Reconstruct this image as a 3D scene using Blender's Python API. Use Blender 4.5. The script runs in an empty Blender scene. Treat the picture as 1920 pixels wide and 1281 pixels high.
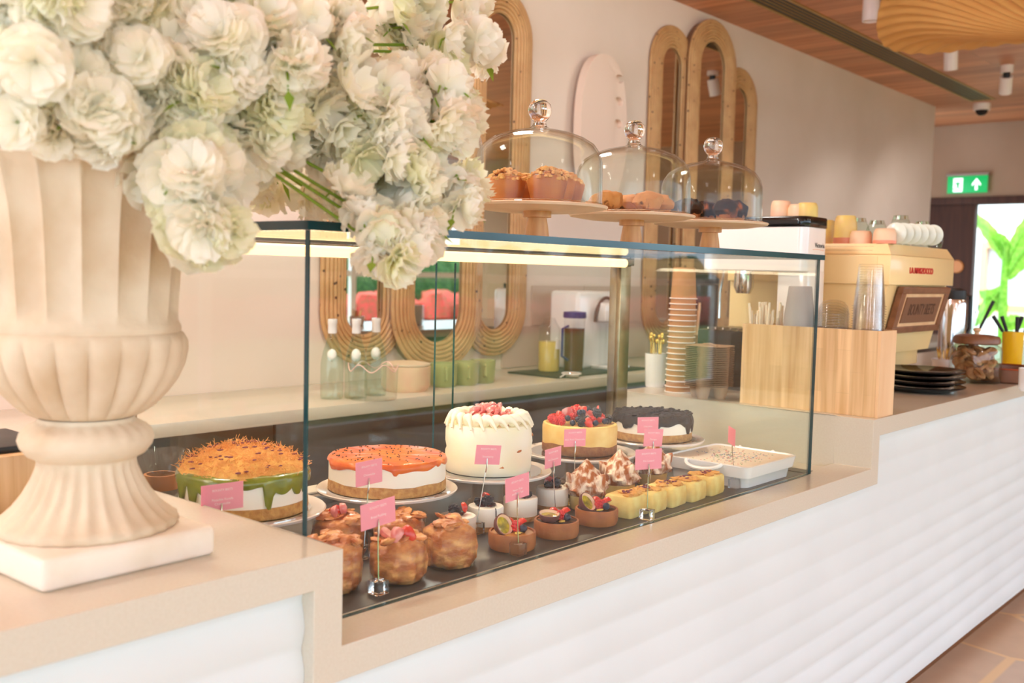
import bpy, bmesh, math, random
from mathutils import Vector, Matrix, noise
PI = math.pi
rnd = random.Random(7)
sc = bpy.context.scene
COL = sc.collection
# ------------------------------------------------------------------ camera, world, light, exposure
F = 1892.02
CP = Vector((-0.79734, -0.9654, 0.34861))
RR = Vector((0.6583296, -0.75233347, 0.02442311))
UU = Vector((0.03562914, 0.06355416, 0.99734218))
WW = Vector((0.7518861, 0.6557097, -0.06864458))
cam = bpy.data.cameras.new('camera'); co = bpy.data.objects.new('camera', cam); COL.objects.link(co)
co.matrix_world = Matrix(((RR.x, UU.x, -WW.x, CP.x), (RR.y, UU.y, -WW.y, CP.y), (RR.z, UU.z, -WW.z, CP.z), (0, 0, 0, 1)))
cam.sensor_width = 36; cam.lens = 36*F/1920; cam.clip_start = 0.02
cam.dof.use_dof = True; cam.dof.focus_distance = 1.95; cam.dof.aperture_fstop = 5.0
sc.camera = co
w = bpy.data.worlds.new('world'); sc.world = w; w.use_nodes = True
bg = w.node_tree.nodes['Background']; bg.inputs[0].default_value = (0.74, 0.93, 1.14, 1); bg.inputs[1].default_value = 2.7
sun = bpy.data.lights.new('sun', 'SUN'); so = bpy.data.objects.new('sun', sun); COL.objects.link(so)
so.rotation_euler = (math.radians(38), 0, math.radians(-20)); sun.energy = 3.0; sun.angle = 0.03; sun.color = (1, .95, .86)
sc.view_settings.view_transform = 'Standard'; sc.view_settings.look = 'None'
sc.view_settings.exposure = 0.66; sc.view_settings.gamma = 1; sc.view_settings.use_curve_mapping = False
sc.cycles.max_bounces = 14; sc.cycles.diffuse_bounces = 10; sc.cycles.glossy_bounces = 5
sc.cycles.transmission_bounces = 8; sc.cycles.transparent_max_bounces = 110
sc.cycles.caustics_reflective = False; sc.cycles.sample_clamp_indirect = 6

def area(name, loc, rot, sx, sy, e, colr=(1, .8, .6)):
    l = bpy.data.lights.new(name, 'AREA'); l.shape = 'RECTANGLE'; l.size = sx; l.size_y = sy; l.energy = e; l.color = colr
    o = bpy.data.objects.new(name, l); COL.objects.link(o); o.location = loc; o.rotation_euler = rot
    return o

# points of the place seen at a pixel of the 1920x1281 frame
def ray(px, py): return WW + RR*((px-960)/F) - UU*((py-640.5)/F)
def at(px, py, d): return CP + ray(px, py)*d
def onz(px, py, z): r = ray(px, py); return CP + r*((z-CP.z)/r.z)
def onx(px, py, x): r = ray(px, py); return CP + r*((x-CP.x)/r.x)
def ony(px, py, y): r = ray(px, py); return CP + r*((y-CP.y)/r.y)

# ------------------------------------------------------------------ materials
def lin(c): return tuple(((v/255)/12.92 if v/255 <= .04045 else ((v/255+.055)/1.055)**2.4) for v in c)
MATS = {}
def base(name):
    m = bpy.data.materials.new(name); m.use_nodes = True; MATS[name] = m
    nt = m.node_tree; return m, nt, nt.nodes['Principled BSDF']
def N(nt, t, **kw):
    n = nt.nodes.new(t)
    for k, v in kw.items(): setattr(n, k, v)
    return n
def mat(name, c, rough=.5, metal=0, c2=None, scale=20, bump=0, bscale=None, trans=0, stretch=None, coat=0, sss=0, emit=None, es=0, ior=1.45, lo=.35, hi=.65, detail=4, spec=.5):
    m, nt, b = base(name); C1 = lin(c)+(1,)
    b.inputs['Base Color'].default_value = C1; b.inputs['Roughness'].default_value = rough; b.inputs['Metallic'].default_value = metal
    b.inputs['IOR'].default_value = ior; b.inputs['Specular IOR Level'].default_value = spec
    if trans: b.inputs['Transmission Weight'].default_value = trans
    if coat: b.inputs['Coat Weight'].default_value = coat; b.inputs['Coat Roughness'].default_value = .08
    if sss: b.inputs['Subsurface Weight'].default_value = sss; b.inputs['Subsurface Radius'].default_value = (.01, .006, .004)
    if emit: b.inputs['Emission Color'].default_value = lin(emit)+(1,); b.inputs['Emission Strength'].default_value = es
    if c2 or bump:
        tc = N(nt, 'ShaderNodeTexCoord'); mp = N(nt, 'ShaderNodeMapping')
        if stretch: mp.inputs['Scale'].default_value = stretch
        nt.links.new(tc.outputs['Object'], mp.inputs[0])
    if c2:
        nz = N(nt, 'ShaderNodeTexNoise'); nz.inputs['Scale'].default_value = scale; nz.inputs['Detail'].default_value = detail
        cr = N(nt, 'ShaderNodeValToRGB'); cr.color_ramp.elements[0].position = lo; cr.color_ramp.elements[1].position = hi
        cr.color_ramp.elements[0].color = C1; cr.color_ramp.elements[1].color = lin(c2)+(1,)
        nt.links.new(mp.outputs[0], nz.inputs['Vector']); nt.links.new(nz.outputs[0], cr.inputs[0]); nt.links.new(cr.outputs[0], b.inputs['Base Color'])
    if bump:
        nb = N(nt, 'ShaderNodeTexNoise'); nb.inputs['Scale'].default_value = bscale or scale; nb.inputs['Detail'].default_value = 5
        bp = N(nt, 'ShaderNodeBump'); bp.inputs['Strength'].default_value = bump; bp.inputs['Distance'].default_value = .01
        nt.links.new(mp.outputs[0], nb.inputs['Vector']); nt.links.new(nb.outputs[0], bp.inputs['Height']); nt.links.new(bp.outputs[0], b.inputs['Normal'])
    return m
def clear(name, tint=(255, 255, 255), gain=1.0, f0=.04):
    """thin clear pane: transparent with a mirror reflection that grows towards grazing angles"""
    m, nt, b = base(name); nt.nodes.remove(b); out = nt.nodes['Material Output']
    lw = N(nt, 'ShaderNodeLayerWeight'); lw.inputs[0].default_value = .5
    p = N(nt, 'ShaderNodeMath', operation='POWER'); p.inputs[1].default_value = 4.2
    a = N(nt, 'ShaderNodeMath', operation='MULTIPLY_ADD'); a.inputs[1].default_value = .96*gain; a.inputs[2].default_value = f0; a.use_clamp = True
    t = N(nt, 'ShaderNodeBsdfTransparent'); t.inputs[0].default_value = lin(tint)+(1,)
    g = N(nt, 'ShaderNodeBsdfGlossy'); g.inputs['Roughness'].default_value = 0.0
    mx = N(nt, 'ShaderNodeMixShader')
    L = nt.links.new
    L(lw.outputs['Facing'], p.inputs[0]); L(p.outputs[0], a.inputs[0]); L(a.outputs[0], mx.inputs[0]); L(t.outputs[0], mx.inputs[1]); L(g.outputs[0], mx.inputs[2]); L(mx.outputs[0], out.inputs[0])
    return m
def petal_mat(name, c, c2, tr=.35):
    m, nt, b = base(name); out = nt.nodes['Material Output']
    oi = N(nt, 'ShaderNodeTexCoord'); nz = N(nt, 'ShaderNodeTexNoise'); nz.inputs['Scale'].default_value = 22
    cr = N(nt, 'ShaderNodeValToRGB'); cr.color_ramp.elements[0].color = lin(c)+(1,); cr.color_ramp.elements[1].color = lin(c2)+(1,)
    cr.color_ramp.elements[0].position = .4; cr.color_ramp.elements[1].position = .7
    tl = N(nt, 'ShaderNodeBsdfTranslucent'); mx = N(nt, 'ShaderNodeMixShader'); mx.inputs[0].default_value = tr
    L = nt.links.new
    L(oi.outputs['Object'], nz.inputs['Vector']); L(nz.outputs[0], cr.inputs[0]); L(cr.outputs[0], b.inputs['Base Color']); L(cr.outputs[0], tl.inputs[0])
    b.inputs['Roughness'].default_value = .8
    L(b.outputs[0], mx.inputs[1]); L(tl.outputs[0], mx.inputs[2]); L(mx.outputs[0], out.inputs[0])
    return m
def wood(name, c, c2, sc_=(1, 1, 1), scale=6, rough=.45, boards=None, bdir=0, tones=(.78, 1.15, .48)):
    """streaked wood; boards=(board width, board length) adds joints and a tone per board"""
    m, nt, b = base(name); L = nt.links.new
    tc = N(nt, 'ShaderNodeTexCoord'); mp = N(nt, 'ShaderNodeMapping'); mp.inputs['Scale'].default_value = sc_
    nz = N(nt, 'ShaderNodeTexNoise'); nz.inputs['Scale'].default_value = scale; nz.inputs['Detail'].default_value = 6; nz.inputs['Distortion'].default_value = .4
    cr = N(nt, 'ShaderNodeValToRGB'); cr.color_ramp.elements[0].color = lin(c)+(1,); cr.color_ramp.elements[1].color = lin(c2)+(1,)
    cr.color_ramp.elements[0].position = .32; cr.color_ramp.elements[1].position = .68
    L(tc.outputs['Object'], mp.inputs[0]); L(mp.outputs[0], nz.inputs['Vector']); L(nz.outputs[0], cr.inputs[0])
    last = cr.outputs[0]
    if boards:
        m2 = N(nt, 'ShaderNodeMapping'); m2.inputs['Rotation'].default_value = (bdir if isinstance(bdir, tuple) else (0, 0, bdir))
        bt = N(nt, 'ShaderNodeTexBrick'); bt.inputs['Scale'].default_value = 1; bt.inputs['Brick Width'].default_value = boards[1]; bt.inputs['Row Height'].default_value = boards[0]
        bt.inputs['Mortar Size'].default_value = boards[0]*.015; bt.inputs['Color1'].default_value = (tones[0],)*3+(1,); bt.inputs['Color2'].default_value = (tones[1],)*3+(1,); bt.inputs['Mortar'].default_value = (tones[2],)*3+(1,)
        mx = N(nt, 'ShaderNodeMix', data_type='RGBA', blend_type='MULTIPLY'); mx.inputs['Factor'].default_value = 1
        L(tc.outputs['Object'], m2.inputs[0]); L(m2.outputs[0], bt.inputs['Vector']); L(last, mx.inputs['A']); L(bt.outputs['Color'], mx.inputs['B']); last = mx.outputs['Result']
    L(last, b.inputs['Base Color']); b.inputs['Roughness'].default_value = rough
    return m

STONE = mat('beige_quartz', (209, 203, 186), .2, c2=(206, 199, 181), scale=260, lo=.4, hi=.6)
WHITE_PANEL = mat('white_plaster_panel', (221, 229, 229), .6, c2=(216, 224, 224), scale=3)
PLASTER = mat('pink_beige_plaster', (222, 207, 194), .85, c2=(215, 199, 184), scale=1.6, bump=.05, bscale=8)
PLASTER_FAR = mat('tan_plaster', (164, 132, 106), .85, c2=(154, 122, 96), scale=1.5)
CEILW = wood('ceiling_timber', (188, 122, 82), (216, 152, 108), (9, .6, 1), 2.2, .5, boards=(.14, 2.4), bdir=PI/2)
OAKV = wood('striped_oak', (206, 164, 112), (236, 202, 154), (1.0, 1.0, .05), 60, .4, boards=(.038, .112), bdir=(0, PI/2, 0), tones=(.93, 1.05, .88))
PINE = wood('pine_end', (226, 184, 136), (236, 200, 156), (1, 1, .2), 20, .4)
STANDW = wood('turned_beech', (196, 142, 88), (222, 176, 122), (6, 6, .6), 8, .4)
PLATEW = wood('pale_wood_plate', (222, 196, 166), (236, 214, 188), (1, 1, 1), 9, .45)
DARKW = wood('dark_walnut', (60, 30, 16), (76, 42, 24), (1, 6, .4), 6, .75)
WALNUT = wood('walnut_frame', (116, 74, 48), (140, 94, 64), (2, 2, 2), 12, .4)
RATTAN = mat('peeled_rattan', (198, 156, 106), .5, c2=(184, 140, 92), scale=14)
def rattan_knots():
    nt = RATTAN.node_tree; b = nt.nodes['Principled BSDF']; src = b.inputs['Base Color'].links[0].from_socket
    tc = N(nt, 'ShaderNodeTexCoord'); v = N(nt, 'ShaderNodeTexVoronoi'); v.inputs['Scale'].default_value = 22
    cr = N(nt, 'ShaderNodeValToRGB'); cr.color_ramp.elements[0].position = .10; cr.color_ramp.elements[0].color = (.12, .07, .04, 1); cr.color_ramp.elements[1].position = .15; cr.color_ramp.elements[1].color = (1, 1, 1, 1)
    mx = N(nt, 'ShaderNodeMix', data_type='RGBA', blend_type='MULTIPLY'); mx.inputs['Factor'].default_value = 1
    L = nt.links.new
    L(tc.outputs['Object'], v.inputs['Vector']); L(v.outputs['Distance'], cr.inputs[0]); L(src, mx.inputs['A']); L(cr.outputs[0], mx.inputs['B']); L(mx.outputs['Result'], b.inputs['Base Color'])
rattan_knots()
MIRROR = mat('mirror_glass', (225, 225, 220), .01, 1)
URN = mat('weathered_cast_stone', (216, 200, 174), .85, c2=(190, 162, 126), scale=9, bump=.25, bscale=40, lo=.42, hi=.75)
PLINTHM = mat('pale_cast_stone', (238, 228, 212), .8, c2=(222, 206, 180), scale=9, bump=.2, bscale=50, lo=.45, hi=.75)
PETAL = petal_mat('cream_petal', (255, 253, 246), (251, 249, 232), .5)
PETALG = petal_mat('greenish_petal', (246, 246, 218), (254, 252, 238), .5)
LEAF = petal_mat('fresh_green_stem', (122, 150, 44), (150, 176, 64), .25)
GLASS = clear('clear_pane', (253, 255, 253), .6, .016)
DOMEG = clear('dome_glass', (252, 254, 252), .9, .009)
THING = clear('thin_clear_plastic', (250, 251, 251), .6, .035)
CUPG = clear('clear_cup_plastic', (254, 254, 254), .45, .028)
SOLIDG = mat('solid_glass', (255, 255, 255), 0.0, trans=1, ior=1.45)
ACRYL = mat('acrylic_block', (250, 250, 255), 0.02, trans=1, ior=1.4)
EDGE = mat('dark_green_glass_edge', (18, 62, 70), .12, c2=(24, 78, 84), scale=4)
SLATE = mat('dark_slate', (62, 54, 50), .3, c2=(72, 62, 56), scale=30)
BRASS = mat('brushed_champagne_metal', (160, 144, 116), .32, 1, c2=(146, 130, 102), scale=30)
CHROME = mat('chrome', (220, 220, 222), .12, 1)
STEEL = mat('brushed_steel', (150, 142, 134), .35, 1)
GOLD = mat('gold_metal', (226, 176, 84), .22, 1)
LED = mat('warm_led_tube', (255, 220, 150), .4, emit=(255, 218, 162), es=1.25)
BLACKG = mat('black_gloss', (16, 15, 18), .12)
BLACK = mat('matt_black', (24, 22, 22), .45)
WHITEG = mat('white_glazed', (240, 238, 236), .15, coat=.5)
CERAM = mat('white_porcelain', (244, 243, 243), .12, coat=.6)
PLATEV = mat('veined_porcelain', (236, 230, 224), .15, c2=(120, 110, 106), scale=12, lo=.66, hi=.70, coat=.5)
CREAMM = mat('cream_powder_coat', (246, 218, 158), .3, coat=.3)
REDP = mat('red_lettering_paint', (196, 34, 32), .35)
PINKC = mat('pink_card', (244, 150, 166), .6)
WHITEC = mat('white_print', (255, 226, 230), .6)
CREAM = mat('whipped_cream', (250, 243, 222), .6, sss=.15, bump=.15, bscale=60)
CHEESEW = mat('white_cheese_layer', (248, 244, 232), .55, sss=.1, bump=.06, bscale=90)
CHEESEY = mat('baked_yellow_cheesecake', (244, 218, 140), .55, c2=(232, 190, 104), scale=24, sss=.08)
BISC = mat('biscuit_base', (206, 160, 92), .85, c2=(176, 124, 66), scale=110, bump=.4, bscale=160)
BISCB = mat('brown_biscuit_base', (170, 112, 62), .85, c2=(140, 86, 46), scale=80, bump=.3, bscale=120)
PIST = mat('pistachio_sauce', (126, 136, 34), .25, c2=(98, 108, 22), scale=40, coat=.4, bump=.1, bscale=60)
KUN = mat('toasted_kunafa', (238, 178, 108), .7, c2=(222, 148, 76), scale=60)
KUNL = mat('golden_kunafa_mound', (232, 184, 100), .8, c2=(216, 150, 78), scale=50, bump=.5, bscale=120)
ROSE = mat('dried_rose_petal', (120, 52, 72), .7)
PASS = mat('passion_glaze', (236, 122, 6), .3, c2=(214, 88, 12), scale=26, coat=.1, spec=.3, bump=.15, bscale=50)
SEED = mat('dark_seed', (40, 26, 18), .3)
STRAW = mat('cut_strawberry', (226, 92, 84), .35, c2=(246, 184, 170), scale=45, coat=.4, lo=.45, hi=.6)
STRAWR = mat('strawberry_skin', (206, 38, 32), .25, c2=(222, 66, 44), scale=70, coat=.5)
STRAWP = mat('macerated_strawberry', (214, 110, 108), .3, c2=(236, 156, 148), scale=50, coat=.5)
RASP = mat('raspberry', (200, 34, 40), .35, c2=(222, 60, 58), scale=80)
BLACKB = mat('blackberry', (34, 22, 34), .2, coat=.5)
BLUEB = mat('blueberry', (38, 44, 66), .35)
CHOC = mat('chocolate_ganache', (44, 25, 18), .5, c2=(30, 16, 11), scale=70, coat=0, spec=.15, bump=.5, bscale=90)
COMPOTE = mat('dark_berry_compote', (44, 20, 30), .15, c2=(70, 28, 40), scale=60, coat=.6, bump=.5, bscale=90)
TART = mat('tart_shell', (176, 108, 58), .65, c2=(150, 86, 44), scale=40, bump=.2, bscale=60)
TARTF = mat('caramel_filling', (196, 132, 50), .3, coat=.4)
CRUST = mat('glazed_pastry', (238, 172, 104), .3, c2=(186, 104, 54), scale=30, coat=.2, bump=.5, bscale=50, lo=.36, hi=.6, stretch=(1, 1, 2.2))
BUN = mat('baked_bun', (196, 120, 56), .5, c2=(168, 92, 40), scale=20, bump=.2, bscale=40)
CRUMB = mat('crumble_topping', (236, 190, 120), .8, c2=(206, 140, 76), scale=70)
MUFF = mat('chip_muffin', (196, 136, 78), .7, c2=(92, 54, 32), scale=42, lo=.6, hi=.68, bump=.3, bscale=40)
DMUFF = mat('dark_muffin', (54, 30, 20), .6, c2=(176, 96, 48), scale=30, lo=.52, hi=.68, bump=.4, bscale=50, spec=.2)
MERI = mat('torched_meringue', (248, 226, 200), .35, c2=(176, 98, 44), scale=95, lo=.40, hi=.56, detail=3, sss=.1, bump=.25, bscale=60, stretch=(1, 1, .35))
FILO = mat('filo_custard', (240, 220, 138), .6, c2=(222, 178, 92), scale=30, bump=.3, bscale=40)
PFOUT = mat('passionfruit_skin', (116, 66, 60), .5)
PFIN = mat('passionfruit_pulp', (196, 178, 40), .15, c2=(110, 104, 20), scale=120, coat=.8)
MILK = mat('milk_cream_top', (242, 230, 210), .45)
KRAFT = mat('kraft_paper', (190, 140, 96), .8)
PULP = mat('grey_brown_pulp', (170, 140, 112), .95)
PAPERW = mat('white_paper', (238, 232, 226), .7)
STRAWC = mat('paper_straw', (240, 228, 206), .6)
TERRAY = mat('yellow_green_glaze', (226, 204, 110), .4, c2=(212, 180, 120), scale=14)
TERRAP = mat('peach_glaze', (236, 206, 170), .4, c2=(232, 184, 156), scale=12)
YELPOT = mat('yellow_glaze', (232, 184, 20), .25)
MINT = mat('mint_porcelain', (222, 232, 222), .2)
GREENBAR = mat('olive_cup', (170, 168, 110), .35)
BLUELID = mat('blue_lid', (44, 46, 120), .4)
TEA = clear('brown_tea', (132, 80, 52), .5); JUICE = mat('yellow_juice', (226, 196, 96), .4)
BOTG = clear('bottle_glass', (240, 248, 243), .9, .045)
COOKIE = mat('cookie', (204, 150, 104), .7, c2=(168, 108, 70), scale=40)
CORK = mat('cork_band', (190, 124, 70), .7)
CANVAS = mat('ochre_canvas', (214, 156, 88), .75, c2=(226, 172, 104), scale=3)
LAMPW = mat('white_lamp_body', (236, 226, 220), .5)
LENS = mat('lamp_lens', (255, 250, 240), .3, emit=(255, 244, 225), es=12)
EXITG = mat('exit_green', (0, 140, 70), .4, emit=(0, 150, 74), es=.7)
EXITW = mat('exit_white', (240, 250, 245), .4, emit=(225, 245, 235), es=.9)
SLOT = mat('diffuser_metal', (176, 142, 78), .4, .6)
GREYM = mat('fridge_front', (92, 80, 72), .35, .5)
LAWN = mat('lawn', (110, 140, 70), .9, c2=(90, 120, 54), scale=5)
HEDGE = mat('hedge_leaves', (70, 100, 46), .9, c2=(40, 66, 30), scale=9, bump=1, bscale=14)
REDF = mat('red_bedding_flowers', (214, 64, 60), .8, c2=(150, 80, 50), scale=12, bump=1, bscale=20)
EXTW = mat('sunlit_render', (246, 244, 240), .9)
TERRACOTTA = mat('terracotta_trim', (226, 168, 130), .8)
WGREY = mat('window_curtain_grey', (196, 196, 200), .5)
BANANA = petal_mat('banana_leaf', (120, 184, 52), (160, 206, 84), .45)
FRAMEW = mat('white_window_frame', (240, 240, 244), .4)

def flagstone():
    m, nt, b = base('crazy_paving'); L = nt.links.new
    tc = N(nt, 'ShaderNodeTexCoord'); nz = N(nt, 'ShaderNodeTexNoise'); nz.inputs['Scale'].default_value = 3
    v = N(nt, 'ShaderNodeTexVoronoi', feature='DISTANCE_TO_EDGE'); v.inputs['Scale'].default_value = 2.6
    v2 = N(nt, 'ShaderNodeTexVoronoi'); v2.inputs['Scale'].default_value = 2.6
    cr = N(nt, 'ShaderNodeValToRGB'); cr.color_ramp.elements[0].position = .018; cr.color_ramp.elements[1].position = .03
    c2 = N(nt, 'ShaderNodeValToRGB'); c2.color_ramp.elements[0].color = lin((222, 186, 144))+(1,); c2.color_ramp.elements[1].color = lin((212, 202, 190))+(1,)
    c3 = N(nt, 'ShaderNodeValToRGB'); c3.color_ramp.elements[0].color = (.86, .84, .83, 1); c3.color_ramp.elements[1].color = (1.05, 1.05, 1.05, 1)
    n2 = N(nt, 'ShaderNodeTexNoise'); n2.inputs['Scale'].default_value = 12; n2.inputs['Detail'].default_value = 6
    mm = N(nt, 'ShaderNodeMix', data_type='RGBA', blend_type='MULTIPLY'); mm.inputs['Factor'].default_value = 1
    mx = N(nt, 'ShaderNodeMix', data_type='RGBA'); mx.inputs['A'].default_value = lin((238, 206, 158))+(1,)
    L(tc.outputs['Object'], v.inputs['Vector']); L(tc.outputs['Object'], v2.inputs['Vector']); L(tc.outputs['Object'], n2.inputs['Vector'])
    L(v2.outputs['Color'], c2.inputs[0]); L(n2.outputs[0], c3.inputs[0]); L(c2.outputs[0], mm.inputs['A']); L(c3.outputs[0], mm.inputs['B'])
    L(v.outputs['Distance'], cr.inputs[0]); L(cr.outputs[0], mx.inputs['Factor']); L(mm.outputs['Result'], mx.inputs['B']); L(mx.outputs['Result'], b.inputs['Base Color'])
    b.inputs['Roughness'].default_value = .45
    return m
FLAG = flagstone()

# ------------------------------------------------------------------ mesh helpers
class MB:
    def __init__(s): s.v = []; s.f = []; s.mi = []; s.cur = 0
    def add(s, vs, fs, M=None):
        o = len(s.v)
        s.v += [tuple(M @ Vector(p)) for p in vs] if M is not None else [tuple(p) for p in vs]
        s.f += [tuple(i+o for i in f) for f in fs]; s.mi += [s.cur]*len(fs); return s
    def box(s, lo, hi, bev=0, M=None, seg=2):
        if bev:
            bm = bmesh.new(); bmesh.ops.create_cube(bm, size=1)
            for v in bm.verts: v.co = Vector([(lo[i]+hi[i])/2+v.co[i]*(hi[i]-lo[i]) for i in range(3)])
            bmesh.ops.bevel(bm, geom=list(bm.edges), offset=bev, segments=seg, profile=.5, affect='EDGES')
            s.add([v.co for v in bm.verts], [[v.index for v in f.verts] for f in bm.faces], M) if (bm.verts.index_update() or True) else 0
            bm.free(); return s
        x0, y0, z0 = lo; x1, y1, z1 = hi
        return s.add([(x0, y0, z0), (x1, y0, z0), (x1, y1, z0), (x0, y1, z0), (x0, y0, z1), (x1, y0, z1), (x1, y1, z1), (x0, y1, z1)],
                     [(0, 3, 2, 1), (4, 5, 6, 7), (0, 1, 5, 4), (1, 2, 6, 5), (2, 3, 7, 6), (3, 0, 4, 7)], M)
    def lathe(s, prof, seg=48, fn=None, c=(0, 0, 0), caps=True, M=None):
        vs = []; fs = []; n = len(prof)
        for k, (r, z) in enumerate(prof):
            for i in range(seg):
                a = 2*PI*i/seg; rr, zz = (fn(r, z, a, k) if fn else (r, z))
                vs.append((c[0]+rr*math.cos(a), c[1]+rr*math.sin(a), c[2]+zz))
        for k in range(n-1):
            for i in range(seg):
                j = (i+1) % seg; fs.append((k*seg+i, k*seg+j, (k+1)*seg+j, (k+1)*seg+i))
        if caps:
            if prof[0][0] > 1e-6: fs.append(tuple(range(seg))[::-1])
            if prof[-1][0] > 1e-6: fs.append(tuple((n-1)*seg+i for i in range(seg)))
        return s.add(vs, fs, M)
    def tube(s, pts, r, seg=8, closed=False, M=None, cap=True):
        pts = [Vector(p) for p in pts]; n = len(pts); vs = []; fs = []; prev = None
        rs = r if isinstance(r, (list, tuple)) else [r]*n
        for k in range(n):
            a = pts[(k-1) % n] if (closed or k > 0) else pts[k]; b = pts[(k+1) % n] if (closed or k < n-1) else pts[k]
            t = (b-a).normalized()
            if prev is None: u = t.orthogonal().normalized()
            else:
                u = prev-t*prev.dot(t); u = u.normalized() if u.length > 1e-6 else t.orthogonal().normalized()
            prev = u; w_ = t.cross(u)
            for i in range(seg):
                q = 2*PI*i/seg; vs.append(pts[k]+(u*math.cos(q)+w_*math.sin(q))*rs[k])
        for k in range(n if closed else n-1):
            k2 = (k+1) % n
            for i in range(seg):
                j = (i+1) % seg; fs.append((k*seg+i, k*seg+j, k2*seg+j, k2*seg+i))
        if not closed and cap: fs.append(tuple(range(seg))[::-1]); fs.append(tuple((n-1)*seg+i for i in range(seg)))
        return s.add(vs, fs, M)
    def blob(s, c, r, amp=.0, freq=20, seg=16, M=None, lobes=0):
        rx, ry, rz = (r, r, r) if isinstance(r, (int, float)) else r
        vs = []; fs = []; nl = seg//2+1; off = Vector((rnd.random()*50, 0, 0))
        for k in range(nl):
            t = PI*k/(nl-1)
            for i in range(seg):
                a = 2*PI*i/seg; d = Vector((math.sin(t)*math.cos(a), math.sin(t)*math.sin(a), -math.cos(t)))
                q = 1+(amp*noise.noise(d*freq*.1+off) if amp else 0)
                vs.append((c[0]+d.x*rx*q, c[1]+d.y*ry*q, c[2]+d.z*rz*q))
        for k in range(nl-1):
            for i in range(seg):
                j = (i+1) % seg; fs.append((k*seg+i, k*seg+j, (k+1)*seg+j, (k+1)*seg+i))
        return s.add(vs, fs, M)
    def prism(s, poly, d0, d1, axis='y', M=None):
        n = len(poly); vs = []
        for d in (d0, d1):
            for a, b in poly: vs.append((a, d, b) if axis == 'y' else ((d, a, b) if axis == 'x' else (a, b, d)))
        fs = [tuple(range(n)), tuple(range(2*n-1, n-1, -1))]+[(i, i+n, (i+1) % n+n, (i+1) % n) for i in range(n)]
        return s.add(vs, fs, M)
    def mesh(s, name, m, ang=40, weld=False):
        me = bpy.data.meshes.new(name); me.from_pydata(s.v, [], s.f)
        ms = m if isinstance(m, (list, tuple)) else [m]
        for x in ms: me.materials.append(x)
        if len(ms) > 1: me.polygons.foreach_set('material_index', s.mi)
        bm = bmesh.new(); bm.from_mesh(me)
        bmesh.ops.remove_doubles(bm, verts=bm.verts, dist=1e-6); bmesh.ops.recalc_face_normals(bm, faces=bm.faces)
        bm.to_mesh(me); bm.free()
        if ang: me.polygons.foreach_set('use_smooth', [True]*len(me.polygons)); me.set_sharp_from_angle(angle=math.radians(ang))
        me.update(); return me
def link(name, me, parent=None, loc=(0, 0, 0), rot=(0, 0, 0), scale=None):
    o = bpy.data.objects.new(name, me); COL.objects.link(o); o.parent = parent; o.location = loc; o.rotation_euler = rot
    if scale: o.scale = (scale,)*3 if isinstance(scale, (int, float)) else scale
    return o
def part(name, mb, m, parent, loc=(0, 0, 0), rot=(0, 0, 0), ang=40): return link(name, mb.mesh(name, m, ang), parent, loc, rot)
def tag(o, label, cat, group=None):
    o['label'] = label; o['category'] = cat
    if group: o['group'] = group
    return o
def thing(name, label, cat, loc=(0, 0, 0), rz=0, group=None):
    o = bpy.data.objects.new(name, None); o.empty_display_size = .02; COL.objects.link(o); o.location = loc; o.rotation_euler = (0, 0, rz)
    return tag(o, label, cat, group)
def struct(name, mb, m, parent=None, ang=30):
    o = part(name, mb, m, parent, ang=ang)
    if parent is None: o['kind'] = 'structure'
    return o
def dup(root, loc, rz=0, label=None, group=None, scale=None):
    def cp(o, par):
        c = o.copy(); COL.objects.link(c); c.parent = par
        for ch in KIDS.get(o.name, []): KIDS.setdefault(c.name, []).append(cp(ch, c))
        return c
    def scan(o):
        KIDS[o.name] = list(o.children)
        for ch in o.children: scan(ch)
    KIDS = {}; scan(root); r = cp(root, None); r.location = loc; r.rotation_euler = (0, 0, rz)
    if label: r['label'] = label
    if group: r['group'] = group
    if scale: r.scale = (scale,)*3
    return r
def text_mesh(name, s, size, m, depth=.0003, align='CENTER', xs=1.0, spacing=1.0, bold=0):
    cu = bpy.data.curves.new(name, 'FONT'); cu.body = s; cu.size = size; cu.extrude = depth; cu.align_x = align; cu.align_y = 'CENTER'; cu.space_character = spacing; cu.offset = bold
    o = bpy.data.objects.new(name, cu); COL.objects.link(o); dg = bpy.context.evaluated_depsgraph_get(); dg.update()
    me = bpy.data.meshes.new_from_object(o.evaluated_get(dg)); bpy.data.objects.remove(o); me.materials.clear(); me.materials.append(m)
    if xs != 1:
        for v in me.vertices: v.co.x *= xs
    return me
def shift(mb_mesh, f): 
    for v in mb_mesh.vertices: v.co = Vector(f(v.co))

# ------------------------------------------------------------------ main dimensions (z = 0 is the counter top)
L = 1.70; HL = -.1244; T = .0444; FL = -.87; CE = 1.84; YW = 2.08; GX = 1.5175; GY = .078; GT = .3955; GB = .625; ZB = -.09
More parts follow.
